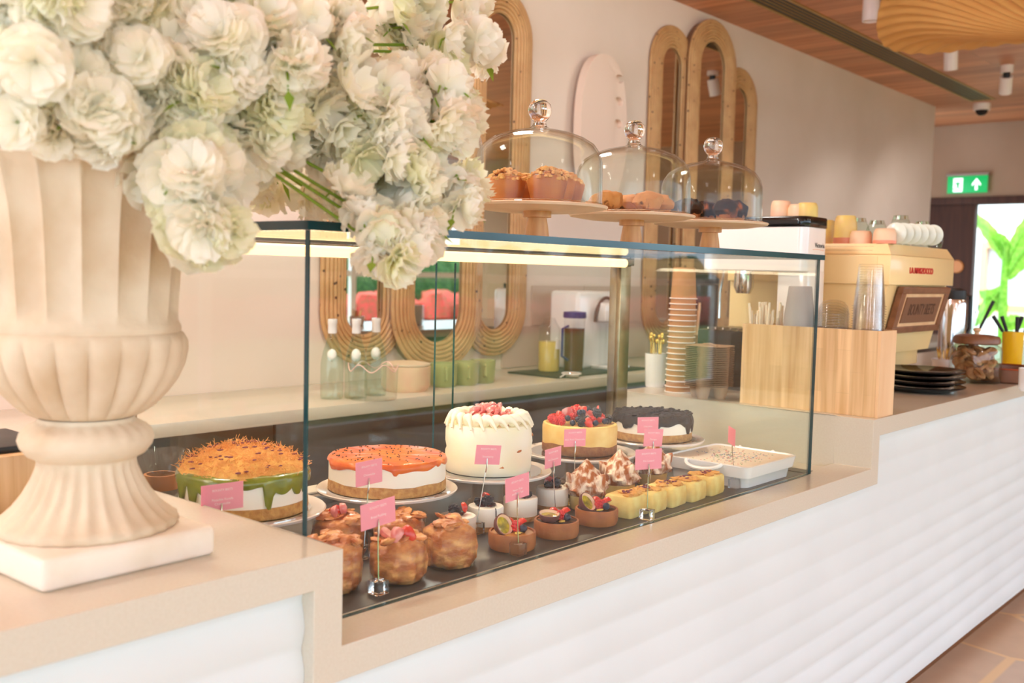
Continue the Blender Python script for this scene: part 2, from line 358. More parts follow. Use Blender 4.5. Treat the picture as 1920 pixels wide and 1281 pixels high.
# ------------------------------------------------------------------ the room
X0 = -4.2; YF = -4.6; XF = 9.25
struct('floor', MB().box((X0-.1, YF-.1, FL-.1), (XF+.1, 3.3, FL)), FLAG)
struct('ceiling', MB().box((X0-.1, YF-.1, CE), (XF+.1, 3.3, CE+.15)), CEILW)
struct('wall_back', MB().box((X0, YW, FL), (8.1, YW+.2, CE)), PLASTER)
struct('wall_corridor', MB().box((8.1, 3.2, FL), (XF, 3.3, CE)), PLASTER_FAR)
fw = MB()
dz = 1.09; dy0, dy1 = 1.45, 2.62
fw.box((XF, YF, FL), (XF+.15, dy0, CE)); fw.box((XF, dy1, FL), (XF+.15, 3.2, CE)); fw.box((XF, dy0, dz+.07), (XF+.15, dy1, CE))
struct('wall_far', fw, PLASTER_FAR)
lw_ = MB().box((X0-.1, YF, 1.55), (X0, YW, CE)).box((X0-.1, YF, FL), (X0, YW, FL+.1))
for i in range(6): y = YF+i*(YW-YF)/5; lw_.box((X0-.08, y-.04, FL), (X0-.02, y+.04, CE))
struct('added_window_3', lw_, FRAMEW)  # unseen left side, opened as window bays to add daylight on wall and flowers
# glazed garden front behind the photographer
fr = MB(); bays = [X0+i*(XF-X0)/7 for i in range(8)]
for x in bays: fr.box((x-.04, YF-.06, FL), (x+.04, YF, CE))
fr.box((X0, YF-.06, FL), (XF, YF, FL+.08)); fr.box((X0, YF-.06, 1.55), (XF, YF, CE)); fr.box((X0, YF-.05, .25), (XF, YF-.01, .32))
struct('window_1', fr, FRAMEW)
# glass door and dark panelling in the far wall
d1 = MB()
d1.box((XF-.03, dy0, dz), (XF+.12, dy1, dz+.07), .004); d1.box((XF, dy0, FL), (XF+.1, dy0+.09, dz), .004); d1.box((XF, 2.06, FL), (XF+.1, dy1, dz), .004)
dd = struct('door_1', d1, DARKW)
part('door_glass', MB().box((XF+.045, 1.54, FL), (XF+.05, 2.06, dz)), GLASS, dd, ang=0)
hp = X_ = onx(1797, 500, XF-.03)
part('orange_disc', MB().lathe([(0, 0), (.055, 0), (.062, .01), (.055, .022), (0, .025)], 28, M=Matrix.Translation((XF, hp.y+.02, hp.z)) @ Matrix.Rotation(-PI/2, 4, 'Y')), mat('orange_disc_finish', (206, 130, 62), .4), dd)  # round orange disc on the dark door panel
# outside that door
g = MB().box((XF+.15, -3, FL-.08), (16, 7, FL-.02)); o = struct('ground_outside', g, mat('pale_paving', (214, 210, 200), .9))
ww = MB().box((13.2, -1, FL-.02), (13.4, 6, 3.2)); o = struct('wall_garden', ww, EXTW)
p1 = onx(1852, 470, 13.15); p2 = onx(1935, 575, 13.15)
wf = MB(); y0, y1, z1, z0 = p1.y, p2.y-.3, p1.z+.03, p2.z
wf.box((13.1, y0-.0, z0-.08), (13.2, y0+.07, z1)); wf.box((13.1, y1, z0-.08), (13.2, y0+.07, z0)); wf.box((13.1, y1, z1), (13.2, y0+.07, z1+.08))
wo = struct('window_2', wf, TERRACOTTA); part('curtain', MB().box((13.16, y1, z0), (13.19, y0, z1)), WGREY, wo)
# lawn, hedges and flowers in front of the glazed front
struct('ground_lawn', MB().box((-14, -26, FL-.12), (26, YF-.06, FL-.03)), LAWN)
hd = MB()
for i in range(46): hd.blob((-13+i*.85, -15+rnd.uniform(-.3, .3), FL+.7), (.75, .7, 1.0+rnd.uniform(-.1, .3)), .35, 30, 12)
tag(part('hedge', hd, HEDGE, None), 'long clipped green hedge on the lawn outside the glazed front', 'hedge'); bpy.data.objects['hedge']['kind'] = 'stuff'
rf = MB()
for i in range(60): rf.blob((-13+i*.65, -12.6+rnd.uniform(-.3, .3), FL+.25), (.5, .5, .45), .5, 40, 10)
o = part('flower_bed', rf, REDF, None); tag(o, 'long bed of red flowers in front of the green hedge', 'flowers'); o['kind'] = 'stuff'

# ceiling things
vt = thing('slot_diffuser', 'long linear slot air diffuser with gold fins let into the timber ceiling', 'air vent', (0, 0, 0))
part('frame', MB().box((1.2, 1.735, CE-.006), (7.95, 1.755, CE)).box((1.2, 1.565, CE-.006), (7.95, 1.585, CE)).box((7.95, 1.565, CE-.006), (7.97, 1.755, CE)), SLOT, vt, ang=0)
part('backing', MB().box((1.2, 1.585, CE-.0015), (7.95, 1.735, CE-.0005)), BLACK, vt, ang=0)
for i in range(4): part('fin', MB().box((1.2, 1.612+i*.03, CE-.0045), (7.95, 1.618+i*.03, CE-.0015)), SLOT, vt, ang=0)
def spot(x, y, tilt, az, lab, drop=.02, ln=.13, e=14):
    t = thing('ceiling_spotlight', lab, 'spotlight', (x, y, CE), 0, 'white cylinder spotlights on the timber ceiling')
    part('mount', MB().lathe([(.041, -drop-.03), (.041, 0)], 28), LAMPW, t)
    M = Matrix.Translation((0, 0, -drop-.045)) @ Matrix.Rotation(az, 4, 'Z') @ Matrix.Rotation(tilt, 4, 'Y')
    part('knuckle', MB().box((-.012, -.02, -.03), (.012, .02, .03), .003, M=Matrix.Translation((0, 0, -drop-.035))), BLACK, t)
    b = part('barrel', MB().lathe([(0, -.012), (.041, -.012), (.041, -ln), (.037, -ln), (.036, -ln+.01), (0, -ln+.01)], 32, caps=False, M=M), LAMPW, t)
    part('lens', MB().lathe([(0, -ln+.012), (.034, -ln+.012), (.034, -ln+.0105), (0, -ln+.0105)], 24, M=M), LENS, t)
    l = bpy.data.lights.new('spot_light', 'SPOT'); l.energy = e; l.color = (1, .96, .92); l.spot_size = 1.1 if e < 8 else 2.2; l.spot_blend = .6; l.shadow_soft_size = .03
    lo = bpy.data.objects.new('spot_light', l); COL.objects.link(lo); lo.parent = t
    lo.matrix_local = M @ Matrix.Translation((0, 0, -ln-.01))
    return t
pa = at(1632, 40, 5.15); spot(pa.x, pa.y, 0, 0, 'white upright cylinder spotlight left of the ochre canvas canopy', 0.0, CE-pa.z-.045)
spot(5.75, 1.20, -.3, .2, 'white tilted spotlight just below the ochre canopy rim', .0)
spot(6.68, 1.13, -.55, .3, 'white tilted spotlight farthest right, near the dome camera')
for x in (-1.4, .6, 2.4): spot(x, .9, -.2, PI/2, 'added unseen cylinder spotlight over the near end of the counter', e=4)  # extra spots added out of view to raise the interior light
for x in (2.4, 3.6): spot(x, .55, -.95, PI/2, 'added unseen tilted spotlight brightening the rear wall', e=9)  # wall washers added out of view to lift the back wall
for i, (x, y) in enumerate(((-2.6, 1.0), (-1.3, 1.0), (0, 1.0), (1.3, 1.0), (-1.9, -2.4), (.4, -2.4), (2.7, -2.4), (5.0, -2.4), (-.75, -.45))):  # globes added out of view as ambient fill for the walls and flowers
    t = thing('fill_globe', 'added unseen opal globe for fill light, hanging %s' % ('over the serving aisle' if y > 0 else 'over the seating side'), 'fill lamp', (x, y, CE), 0, 'added fill light globes over the aisle' if y > 0 else 'added fill light globes over the seating')
    part('canopy', MB().lathe([(.05, -.02), (.05, 0)], 24), LAMPW, t); part('cord', MB().tube([(0, 0, -.02), (0, 0, -.16)], .003), BLACK, t)
    part('globe', MB().blob((0, 0, -.26), .1, 0, 1, 28), mat('added_opal_globe_%d' % i, (255, 250, 240), .3, emit=(255, 240, 220), es=2.0), t)
    l = bpy.data.lights.new('globe_fill_light', 'POINT'); l.energy = 22 if y > 0 else (3 if y > -1 else 9); l.color = (1, .95, .90); l.shadow_soft_size = .11
    lo = bpy.data.objects.new('globe_fill_light', l); COL.objects.link(lo); lo.parent = t; lo.location = (0, 0, -.40)
cc = thing('dome_camera', 'small white dome security camera at the end of the ceiling slot diffuser', 'security camera', (8.15, 1.72, CE))
part('housing', MB().lathe([(.062, -.055), (.066, -.05), (.066, 0)], 32), LAMPW, cc); part('dome', MB().lathe([(0, -.1), (.025, -.095), (.042, -.08), (.05, -.055)], 28), BLACKG, cc)
ex = thing('exit_sign', 'green lit emergency exit sign with running figure and upward arrow', 'exit sign', (XF, 2.13, 1.27))
part('bracket', MB().box((-.06, -.19, .085), (0, .19, .11), .004), mat('grey_bracket', (150, 130, 116), .5), ex)
part('panel', MB().box((-.045, -.18, -.075), (-.035, .18, .085), .001), EXITG, ex)
def ymesh(polys, x0, x1, s=1):
    m = MB()
    for p in polys: m.prism([(-a*s, b*s) for a, b in p], x0, x1, 'x')
    return m
part('arrow', ymesh([[(.045, .01), (.083, .06), (.121, .01), (.121, -.012), (.094, .016), (.094, -.05), (.072, -.05), (.072, .016), (.045, -.012)]], -.047, -.045), EXITW, ex, ang=0)
part('doorway_symbol', ymesh([[(-.125, -.062), (-.04, -.062), (-.04, .066), (-.125, .066)]], -.0465, -.045), EXITW, ex, ang=0)
part('running_figure', ymesh([[(-.088, .05), (-.076, .05), (-.074, .038), (-.086, .036)], [(-.098, .03), (-.07, .028), (-.072, -.012), (-.092, -.01)],
     [(-.09, -.01), (-.078, -.01), (-.06, -.03), (-.062, -.052), (-.072, -.05), (-.072, -.032)], [(-.09, -.006), (-.08, -.012), (-.1, -.04), (-.122, -.04), (-.122, -.03), (-.104, -.03)],
     [(-.07, .03), (-.05, .012), (-.055, .006), (-.074, .02)], [(-.098, .03), (-.115, .012), (-.11, .006), (-.092, .02)]], -.048, -.0465), EXITG, ex, ang=0)
# canvas canopy lamp
cp_ = thing('canvas_canopy', 'large ochre pleated canvas ceiling canopy hanging at the upper right', 'pendant canopy', at(2014, 80, 4.0))
cv = MB(); R0 = .76
def pleat(r, z, a, k):
    q = k/14; return r+.02*q*math.sin(5*a+1), z+.016*math.sin(a*44)*min(1, q*2.5)*(1.15-q*.95)+.05*q*q*math.sin(3*a+.6)
cv.lathe([(R0*k/14, .03+.20*(k/14)**1.5-.10*(k/14)**6) for k in range(1, 15)], 352, pleat, caps=False)
part('canvas', cv, CANVAS, cp_, ang=80); part('hub', MB().lathe([(0, .0), (.05, .01), (.06, .05), (0, .06)], 24), CANVAS, cp_)
part('suspension_rod', MB().tube([(0, 0, .05), (0, 0, CE-cp_.location.z)], .008), SLOT, cp_)

# ------------------------------------------------------------------ counter
ct = thing('service_counter', 'long pale service counter with white ribbed front holding the cake display', 'counter', (0, 0, 0))
XE = 6.4
top = MB()
poly = [(-3.2, 0), (0, 0), (0, HL), (L, HL), (L, 0), (XE, 0), (XE, -T), (L+T, -T), (L+T, HL-T), (-T, HL-T), (-T, -T), (-3.2, -T)]
top.prism([(x, z) for x, z in poly], 0, .1)
top.box((-3.2, .1, -T), (0, .78, 0)); top.box((L, .1, -T), (XE, .78, 0)); top.box((-T, .1, HL-T), (0, .78, -T)); top.box((L, .1, HL-T), (L+T, .78, -T))
top.box((0, .1, HL-T), (L, .66, HL-.012)); top.box((0, .66, HL-T), (L, .78, HL))
me = top.mesh('countertop', STONE, 0)
cto = link('countertop', me, ct); 
bv = cto.modifiers.new('edge', 'BEVEL'); bv.width = .0012; bv.segments = 2; bv.limit_method = 'ANGLE'
part('case_floor', MB().box((.004, .092, HL-.012), (L-.14, .655, HL+.001), .001), SLATE, ct)
pn = MB(); NZ = 150; xs = [-3.2+(3.2-T)*i/16 for i in range(16)]+[-T+(L+2*T)*i/10 for i in range(10)]+[L+T+(XE-L-T)*i/26 for i in range(27)]
zs = [-T-.0+(-.80+T)*k/NZ for k in range(NZ+1)]
def pdepth(x, z):
    u = z*1.0+.012*math.sin(x*1.3)
    a = .5+.5*noise.noise(Vector((x*.35, z*3, 2)))
    return .025-.010*a*abs(math.sin(u*PI/.062))
vs = [(x, pdepth(x, z), z) for z in zs for x in xs]; nx = len(xs)
fs = [(k*nx+i, k*nx+i+1, (k+1)*nx+i+1, (k+1)*nx+i) for k in range(NZ) for i in range(nx-1) if not (-T-1e-4 < (xs[i]+xs[i+1])/2 < L+T+1e-4 and zs[k] > HL-T+.006)]
pn.add(vs, fs); part('front_panel', pn, WHITE_PANEL, ct, ang=80)
part('carcass', MB().box((-3.2, .04, -.80), (XE, .72, HL-T-.002)), mat('carcass_board', (196, 180, 160), .6), ct)
part('toe_kick', MB().box((-3.2, .07, FL), (XE, .09, -.80)), mat('brown_toe_kick', (112, 68, 38), .2), ct)

# ------------------------------------------------------------------ display case
dc = thing('display_case', 'glass cake display case set into the beige stone counter', 'display case', (0, 0, 0))
def pane(name, lo, hi, edge_axes, parent=dc):
    m = MB(); m.box(lo, hi); me = m.mesh(name, [GLASS, EDGE], 0)
    for p in me.polygons:
        ax = max(range(3), key=lambda i: abs(p.normal[i])); p.material_index = 1 if ax in edge_axes else 0
    return link(name, me, parent)
th = .008
pane('front_pane', (.002, GY, HL+.001), (GX, GY+th, GT), (0, 2))
pane('left_pane', (.002, GY+th, HL+.001), (.002+th, GB, GT), (1, 2))
pane('right_pane', (GX-th, GY+th, HL+.001), (GX, GB, GT), (1, 2))
pane('top_pane', (-.006, GY-.008, GT), (GX+.008, GB+.03, GT+.012), (0, 1))
for a, b_, y in ((.04, .84, GB+.010), (.79, GX-.03, GB+.02)): pane('sliding_door', (a, y, HL+.02), (b_, y+.006, GT-.03), (0, 2))
rl = MB().box((.01, GB-.02, GT-.022), (GX-.012, GB+.03, GT-.001), .002).box((.01, GB-.005, HL+.0005), (GX-.012, GB+.03, HL+.02), .002)
part('rear_rail', rl, STEEL, dc)
for x in (.012, GX-.062): part('rear_post', MB().box((x, GB-.012, HL+.001), (x+.048, GB+.004, GT-.022), .003).box((x+.006, GB+.004, HL+.02), (x+.04, GB+.03, GT-.022), .002), BRASS, dc)
part('led_tube', MB().tube([(.03+i*(GX-.11)/12, GB-.034, GT-.016) for i in range(13)], .0115, 12), LED, dc)
area('case_light', (GX/2, GB-.05, GT-.03), (math.radians(-25), 0, 0), GX-.15, .02, 1.6, (1, .80, .55))

# ------------------------------------------------------------------ back counter
bc = thing('back_counter', 'long beige stone back counter over dark refrigerator fronts along the wall', 'counter', (0, 0, 0))
part('worktop', MB().box((X0+.01, 1.56, ZB-.04), (8.0, YW-.002, ZB), .002), STONE, bc)
for i in range(14):
    x = X0+.03+i*.87; part('fridge_door', MB().box((x, 1.60, FL+.1), (x+.86, 1.62, ZB-.045), .003), GREYM, bc)
part('carcass', MB().box((X0+.01, 1.62, FL), (8.0, YW-.002, ZB-.042)), BLACK, bc)
# tiled strip over it, right of the left mirrors
tl = MB()
for r_ in range(2):
    for i in range(13):
        x = 2.62+i*.4+(.2 if r_ % 2 else 0); tl.box((x+.0015, YW-.008, ZB+r_*.19+.0015), (x+.3985, YW, ZB+(r_+1)*.19-.0015))
TILE = mat('grey_beige_tile', (198, 176, 160), .3)
bs = part('trim_1', tl, TILE, None); bs['kind'] = 'structure'

# ------------------------------------------------------------------ mirrors with rattan frames
def stadium(cx, hw, z0, z1, n=18):
    return [(cx+hw*math.cos(PI-PI*i/n), z1-hw+hw*math.sin(PI*i/n)) for i in range(n+1)]+[(cx+hw*math.cos(-PI*i/n), z0+hw-hw*math.sin(PI*i/n)) for i in range(n+1)]
def capsule(name, lab, cx, hw, mw, z0, z1, y, grp):
    t = thing(name, lab, 'mirror', (cx, YW, (z0+z1)/2), 0, grp); zc = (z0+z1)/2
    m = MB(); nr = 7; step = (hw-mw)/nr
    for i in range(nr):
        h = mw+step*(i+.5); ring = stadium(0, h, z0-zc+(hw-h), z1-zc-(hw-h))
        m.tube([(x, y-.012*math.sin(PI*(i+.5)/nr)-.012, z) for x, z in ring], step*.56, 8, closed=True)
    part('rattan_frame', m, RATTAN, t, ang=60)
    pr = stadium(0, hw-.012, z0-zc+.012, z1-zc-.012, 24); part('backboard', MB().prism(pr, y-.006, -.001), WALNUT, t)
    pm = stadium(0, mw+step*.4, z0-zc+hw-mw-step*.4, z1-zc-hw+mw+step*.4, 24); part('mirror_glass', MB().prism(pm, y-.009, y-.0062), MIRROR, t, ang=0)
    return t
for dx, side in ((0, 'right'), (-2.15, 'left')):
    nb = 'beside the round white wall plaque' if dx == 0 else 'behind the cake domes and flowers'
    gp = 'rattan framed mirrors of the %s trio' % side
    capsule('wall_mirror', 'left arch of the rattan mirror trio '+nb, 3.945+dx, .215, .095, -.03, 1.70, 0, gp)
    capsule('wall_mirror', 'tall middle arch of the rattan mirror trio '+nb, 4.315+dx, .262, .138, -.075, 1.80, -.035, gp)
    capsule('wall_mirror', 'right arch of the rattan mirror trio '+nb, 4.70+dx, .215, .095, -.03, 1.60, 0, gp)
# oval wall plaque
pq = thing('wall_plaque', 'raised oval plaster wall plaque with three finger notches', 'wall decoration', (3.26, YW, 1.05))
def plq(mb, hw, hh, y0, y1, n=64, notch=False):
    pts = []
    for i in range(n):
        a = 2*PI*i/n; q = 2.4; c_, s_ = math.cos(a), math.sin(a)
        pts.append((hw*math.copysign(abs(c_)**(2/q), c_), hh*math.copysign(abs(s_)**(2/q), s_)))
    return mb.prism(pts, y0, y1)
part('spacer', plq(MB(), .15, .31, -.03, 0), WALNUT, pq)
f_ = part('face', plq(MB(), .19, .37, -.075, -.03), mat('plaque_plaster', (226, 204, 188), .8), pq); 
cutm = MB()
for z in (.27, .16, .05): cutm.prism([(.115+.034*math.cos(2*PI*i/20), z+.021*math.sin(2*PI*i/20)) for i in range(20)], -.1, -.05)
cutter = part('cutter', cutm, BLACK, pq); bo = f_.modifiers.new('notches', 'BOOLEAN'); bo.object = cutter; bo.operation = 'DIFFERENCE'; bo.solver = 'EXACT'
dg_ = bpy.context.evaluated_depsgraph_get(); dg_.update(); nm_ = bpy.data.meshes.new_from_object(f_.evaluated_get(dg_)); f_.modifiers.clear(); f_.data = nm_; bpy.data.objects.remove(cutter)
bm_ = f_.modifiers.new('round', 'BEVEL'); bm_.width = .006; bm_.segments = 3; bm_.limit_method = 'ANGLE'
# ------------------------------------------------------------------ urn
UX, UY = -.235, .188
ur = thing('garden_urn', 'large fluted pale stone urn standing on the near end of the counter', 'urn', (UX, UY, 0), .03)
part('plinth', MB().box((-.106, -.106, 0), (.106, .106, .036), .007, seg=3), PLINTHM, ur)
def pz(py): return .035+(985-py)/1577
NF = 20
def foot_fn(r, z, a, k):
    q = max(0, 1-abs((z-.075)/.042)) ** .5 if abs(z-.075) < .042 else 0
    return r-.0065*q*(.5+.5*math.cos(a*NF*1.3//1*1 if False else a*26))**.8, z
prof = [(0, .036), (.1, .036), (.104, .040), (.103, .046), (.098, .049), (.094, .052), (.083, .062), (.072, .076), (.063, .092), (.057, .106), (.055, .116), (.057, .119)]
part('foot', MB().lathe(prof, 208, foot_fn, caps=False), URN, ur, ang=60)
prof = [(.057, .119), (.066, .124), (.073, .133), (.0755, .141), (.073, .150), (.066, .157), (.058, .161), (.054, .163), (.0535, .167)]
def col_fn(r, z, a, k): return r-.003*(.5+.5*math.cos(a*24))*max(0, (z-.14)/.02 if z > .14 else 0)*(r > .056), z
part('collar', MB().lathe(prof, 144, col_fn, caps=False), URN, ur, ang=60)
prof = [(.05, .167), (.062, .171), (.074, .180), (.088, .196), (.099, .212), (.107, .230), (.1115, .248), (.112, .258), (.109, .266), (.104, .269)]
def gad(r, z, a, k):
    q = math.sin(PI*min(1, max(0, (z-.167)/.1))) ** .6 if .168 < z < .266 else 0
    return r+.0075*q*(abs(math.cos(a*10)) ** .7*1.3-.75), z
part('gadrooned_bowl', MB().lathe([(.05+0*i, .167) for i in range(1)]+prof[1:], 240, gad, caps=False), URN, ur, ang=60)
prof = [(.104, .266), (.106, .270), (.106, .275), (.1035, .279), (.103, .285), (.1035, .30), (.106, .335), (.109, .375), (.114, .41), (.124, .45), (.140, .48), (.155, .50), (.160, .508), (.152, .512), (.13, .50), (.1, .45), (0, .44)]
def flute(r, z, a, k):
    q = min(1, max(0, (z-.283)/.01))*min(1, max(0, (.485-z)/.03)) if k < 12 else 0
    return r-.0095*q*(abs(math.sin(a*9)) ** .6), z
part('fluted_vessel', MB().lathe(prof, 216, flute, caps=False), URN, ur, ang=60)

# ------------------------------------------------------------------ flower arrangement
def petal(m, R, az, tilt, wd, ru, M0):
    nu, nv = 4, 4; vs = []; ph = rnd.random()*6
    for i in range(nu+1):
        u = i/nu
        for j in range(nv+1):
            v = j/nv*2-1; ww_ = wd*(.25+.75*math.sin(min(1, u*1.15)*PI/2))
            x = u*R*(1+.06*(rnd.random()-.5)*(i == nu)); y = v*ww_*R; z = R*(tilt*u+.25*u*u*(1-tilt))+ru*R*u*math.sin(v*7+ph)+.1*R*v*v*u
            x += -.12*R*(i == nu)*abs(v) ** 2+.05*R*(i == nu)*math.sin(v*11+ph)
            vs.append((x, y, z))
    fs = [(i*(nv+1)+j, i*(nv+1)+j+1, (i+1)*(nv+1)+j+1, (i+1)*(nv+1)+j) for i in range(nu) for j in range(nv)]
    m.add(vs, fs, M0 @ Matrix.Rotation(az, 4, 'Z'))
def blossom_mb(m, M0, full=True):
    for n, tilt, R in (((7, .0, 1), (6, .4, .95), (6, .9, .8), (4, 1.6, .6)) if full else ((6, .2, 1), (6, 1.0, .8))):
        for k in range(n): petal(m, R, 2*PI*k/n+rnd.random()*.5, tilt+rnd.uniform(-.25, .25), .5, .15, M0)
bl_me = []
for i in range(5):
    m = MB(); blossom_mb(m, Matrix()); 
    bl_me.append(m.mesh('blossom', [PETAL, PETAL, PETALG, PETAL, PETAL][i], 180))
fa = thing('flower_arrangement', 'overflowing arrangement of cream white ruffled blossoms in the stone urn', 'flowers', (UX, UY, .5))
FO = Vector((UX, UY, .5))
blobs = [(20, 40, 1.0, 120, 20), (40, 150, 1.02, 90, 14), (130, 190, 1.05, 70, 12), (200, 215, 1.07, 62, 10), (160, 60, 1.08, 140, 24), (330, 60, 1.12, 140, 24), (300, 200, 1.12, 100, 18), (330, 340, 1.08, 60, 9), (360, 430, 1.10, 50, 9), (410, 410, 1.12, 36, 5), (380, 300, 1.12, 60, 8),
         (470, 90, 1.18, 125, 22), (450, 220, 1.18, 70, 11), (590, 110, 1.26, 90, 16), (560, 215, 1.25, 80, 13), (660, 180, 1.3, 90, 15), (700, 240, 1.3, 70, 12), (780, 190, 1.34, 68, 11), (800, 40, 1.42, 55, 6), (885, 85, 1.46, 28, 4), (838, 100, 1.45, 28, 2), (842, 235, 1.36, 34, 5),
         (740, 330, 1.32, 60, 8), (825, 360, 1.34, 48, 7), (700, 430, 1.26, 42, 6), (735, 480, 1.265, 28, 4), (650, 380, 1.26, 30, 3), (790, 420, 1.3, 34, 4), (520, 345, 1.42, 60, 5), (600, 370, 1.42, 40, 4), (740, 10, 1.38, 60, 8), (640, 280, 1.3, 60, 7), (480, 280, 1.2, 40, 4), (880, 0, 1.5, 30, 2)]
spots = []
for px, py, d, rp, n in blobs:
    for i in range(int(n*1.9)):
        a = rnd.random()*2*PI; q = math.sqrt(rnd.random())*rp; dd_ = d+rnd.uniform(-.05, .07)
        p = at(px+q*math.cos(a), py+q*math.sin(a), dd_)
        if p.y > GY-.03 and p.z < GT+.05: p.z = GT+.05
        spots.append(p)
spots.sort(key=lambda p: (p-CP).length)
def bl_matrix(p):
    out = (p-(FO+Vector((.1, .0, .02)))).normalized()+((CP-p).normalized())*.45+Vector((rnd.uniform(-1, 1), rnd.uniform(-1, 1), rnd.uniform(-1, 1)))*1.1
    return Matrix.Translation(p-FO) @ out.normalized().to_track_quat('Z', 'Y').to_matrix().to_4x4() @ Matrix.Rotation(rnd.random()*6, 4, 'Z')
for i, p in enumerate(spots[:100]):
    o = link('blossom', rnd.choice(bl_me), fa); o.matrix_local = bl_matrix(p) @ Matrix.Scale(rnd.uniform(.026, .037), 4)
m = MB()
for p in spots[100:]:
    m.cur = 1 if rnd.random() < .14 else 0
    blossom_mb(m, bl_matrix(p) @ Matrix.Scale(rnd.uniform(.026, .037), 4), full=rnd.random() < .8)
o = link('blossom_mass', m.mesh('blossom_mass', [PETAL, PETALG], 180), fa); o['kind'] = 'stuff'
m = MB()
for i, p in enumerate(spots):
    if rnd.random() < .45:
        q = p-FO; a = Vector((rnd.uniform(-1, 1), rnd.uniform(-1, 1), rnd.uniform(-1, .4))).normalized()*rnd.uniform(.02, .05)
        e = q+a*.9; m.tube([e, e*.6+q*.4+Vector((0, 0, .006)), q], [.0011, .0016, .002], 5)
        if rnd.random() < .5:
            M0 = Matrix.Translation(e) @ a.normalized().to_track_quat('X', 'Z').to_matrix().to_4x4()
            m.add([(0, 0, 0), (.012, .006, .002), (.03, 0, 0), (.012, -.006, .002)], [(0, 1, 2, 3)], M0)
hub = Vector((0, 0, -.02))
for px, py, d, rp, n in blobs:
    e = at(px, py, d)-FO; m.tube([hub, hub*.5+e*.5+Vector((0, 0, .06)), e], .0022, 6)
o = part('stems_and_leaves', m, LEAF, fa); o['kind'] = 'stuff'

# ------------------------------------------------------------------ cake stands with glass domes on the case
def cake_stand(lab, p, r=.14, h=.065):
    t = thing('cake_stand', lab, 'cake stand', p, 0, 'wooden cake stands on the display case')
    part('foot', MB().lathe([(0, 0), (.058, 0), (.062, .003), (.062, .007), (.056, .010), (.02, .011)], 48, caps=False), PLATEW, t)
    part('stem', MB().lathe([(.025, .010), (.0225, .03), (.019, h-.016), (.028, h-.015), (.028, h-.002), (.0, h-.002)], 40), STANDW, t)
    part('plate', MB().lathe([(0, h-.003), (r*.7, h-.003), (r-.003, h+.003), (r, h+.007), (r-.002, h+.009), (r-.006, h+.0085), (0, h+.0075)], 80), PLATEW, t)
    return t
def glass_dome(lab, p, R=.128, hgt=.155):
    t = thing('glass_dome', lab, 'glass dome', p, 0, 'glass domes over pastries')
    pr = [(R, 0), (R, .004), (R-.001, .06), (R-.002, .085), (R-.007, .103), (R-.018, .119), (R-.036, .131), (R-.062, .141), (R-.09, .147), (.022, .150), (.016, .154)]
    inn = [(max(0, r-.0026), z-.0026 if z > .09 else z) for r, z in pr[::-1]]; inn = [(0, .150)]+inn
    part('bell', MB().lathe(pr+[(0, .156)], 72, caps=False), DOMEG, t, ang=70)
    part('inner_bell_surface', MB().lathe(inn, 72, caps=False), DOMEG, t, ang=70)
    part('knob', MB().lathe([(0, .154), (.015, .155), (.013, .160), (.012, .164), (.016, .168), (.021, .176), (.0235, .186), (.021, .197), (.013, .205), (0, .208)], 40), SOLIDG, t, ang=60)
    part('bottom_rim', MB().tube([(R*math.cos(2*PI*i/72), R*math.sin(2*PI*i/72), .0025) for i in range(72)], .0022, 6, closed=True), SOLIDG, t)
    return t
DD = [at(1008, 377, 2.0), at(1185, 397, 2.24), at(1332, 415, 2.48)]
D0 = at(772, 372, 1.80)
dlabs = ['largest dome in view, over crumble topped buns', 'middle dome, over small speckled muffins', 'dome nearest the coffee machines, over dark muffins', 'dome half hidden behind the white flowers']
TZ = GT+.0125; h_ = .065
doms = []
for i, p in enumerate(DD+[D0]):
    base_ = Vector((p.x, p.y, TZ))
    cake_stand('pale wooden cake stand under the glass '+dlabs[i], base_)
    glass_dome('clear glass cloche with ball knob, '+dlabs[i], base_+Vector((0, 0, h_+.0088)), R=.128 if i != 2 else .124)
    doms.append(base_+Vector((0, 0, h_+.0085)))
def bun(lab, p, rz):
    t = thing('crumble_bun', lab, 'pastry', p, rz, 'crumble topped buns under the first dome')
    part('bun_body', MB().lathe([(0, 0), (.026, 0), (.031, .01), (.036, .03), (.038, .04), (.034, .05), (0, .056)], 28, lambda r, z, a, k: (r*(1+.03*math.sin(6*a)), z)), BUN, t)
    m = MB()
    for i in range(90):
        a = rnd.random()*6.28; q = math.sqrt(rnd.random())*.036; s = rnd.uniform(.004, .0075)
        m.blob((q*math.cos(a), q*math.sin(a), .043+.022*(1-(q/.036)**2)+rnd.uniform(0, .004)), (s, s*.8, s*.6), .5, 30, 6)
    part('crumble', m, CRUMB, t); return t
c = doms[0]
for i, (dx, dy) in enumerate(((-.062, .03), (.0, -.045), (.03, .062), (.062, -.02), (-.045, -.06))):
    bun(['golden bun with flaky crumble at the left inside the first dome', 'golden bun with flaky crumble at the front of the first dome', 'crumble bun at the back of the first dome', 'crumble bun at the right inside the first dome', 'crumble bun at the front left edge of the first dome'][i], c+Vector((dx, dy, .0005)), i)
def muffin(name, lab, p, r, h, mt, grp, sl=1.0):
    t = thing(name, lab, 'muffin', p, rnd.random()*6, grp)
    part('cup', MB().lathe([(0, 0), (r*.72, 0), (r*.95, h*.5)], 36, lambda r_, z, a, k: (r_*(1+.02*math.cos(18*a)), z), caps=False), BISCB if mt is MUFF else TART, t)
    part('crown', MB().blob((0, 0, h*.55), (r*1.12, r*1.12, h*.45), .25, 22, 22), mt, t); return t
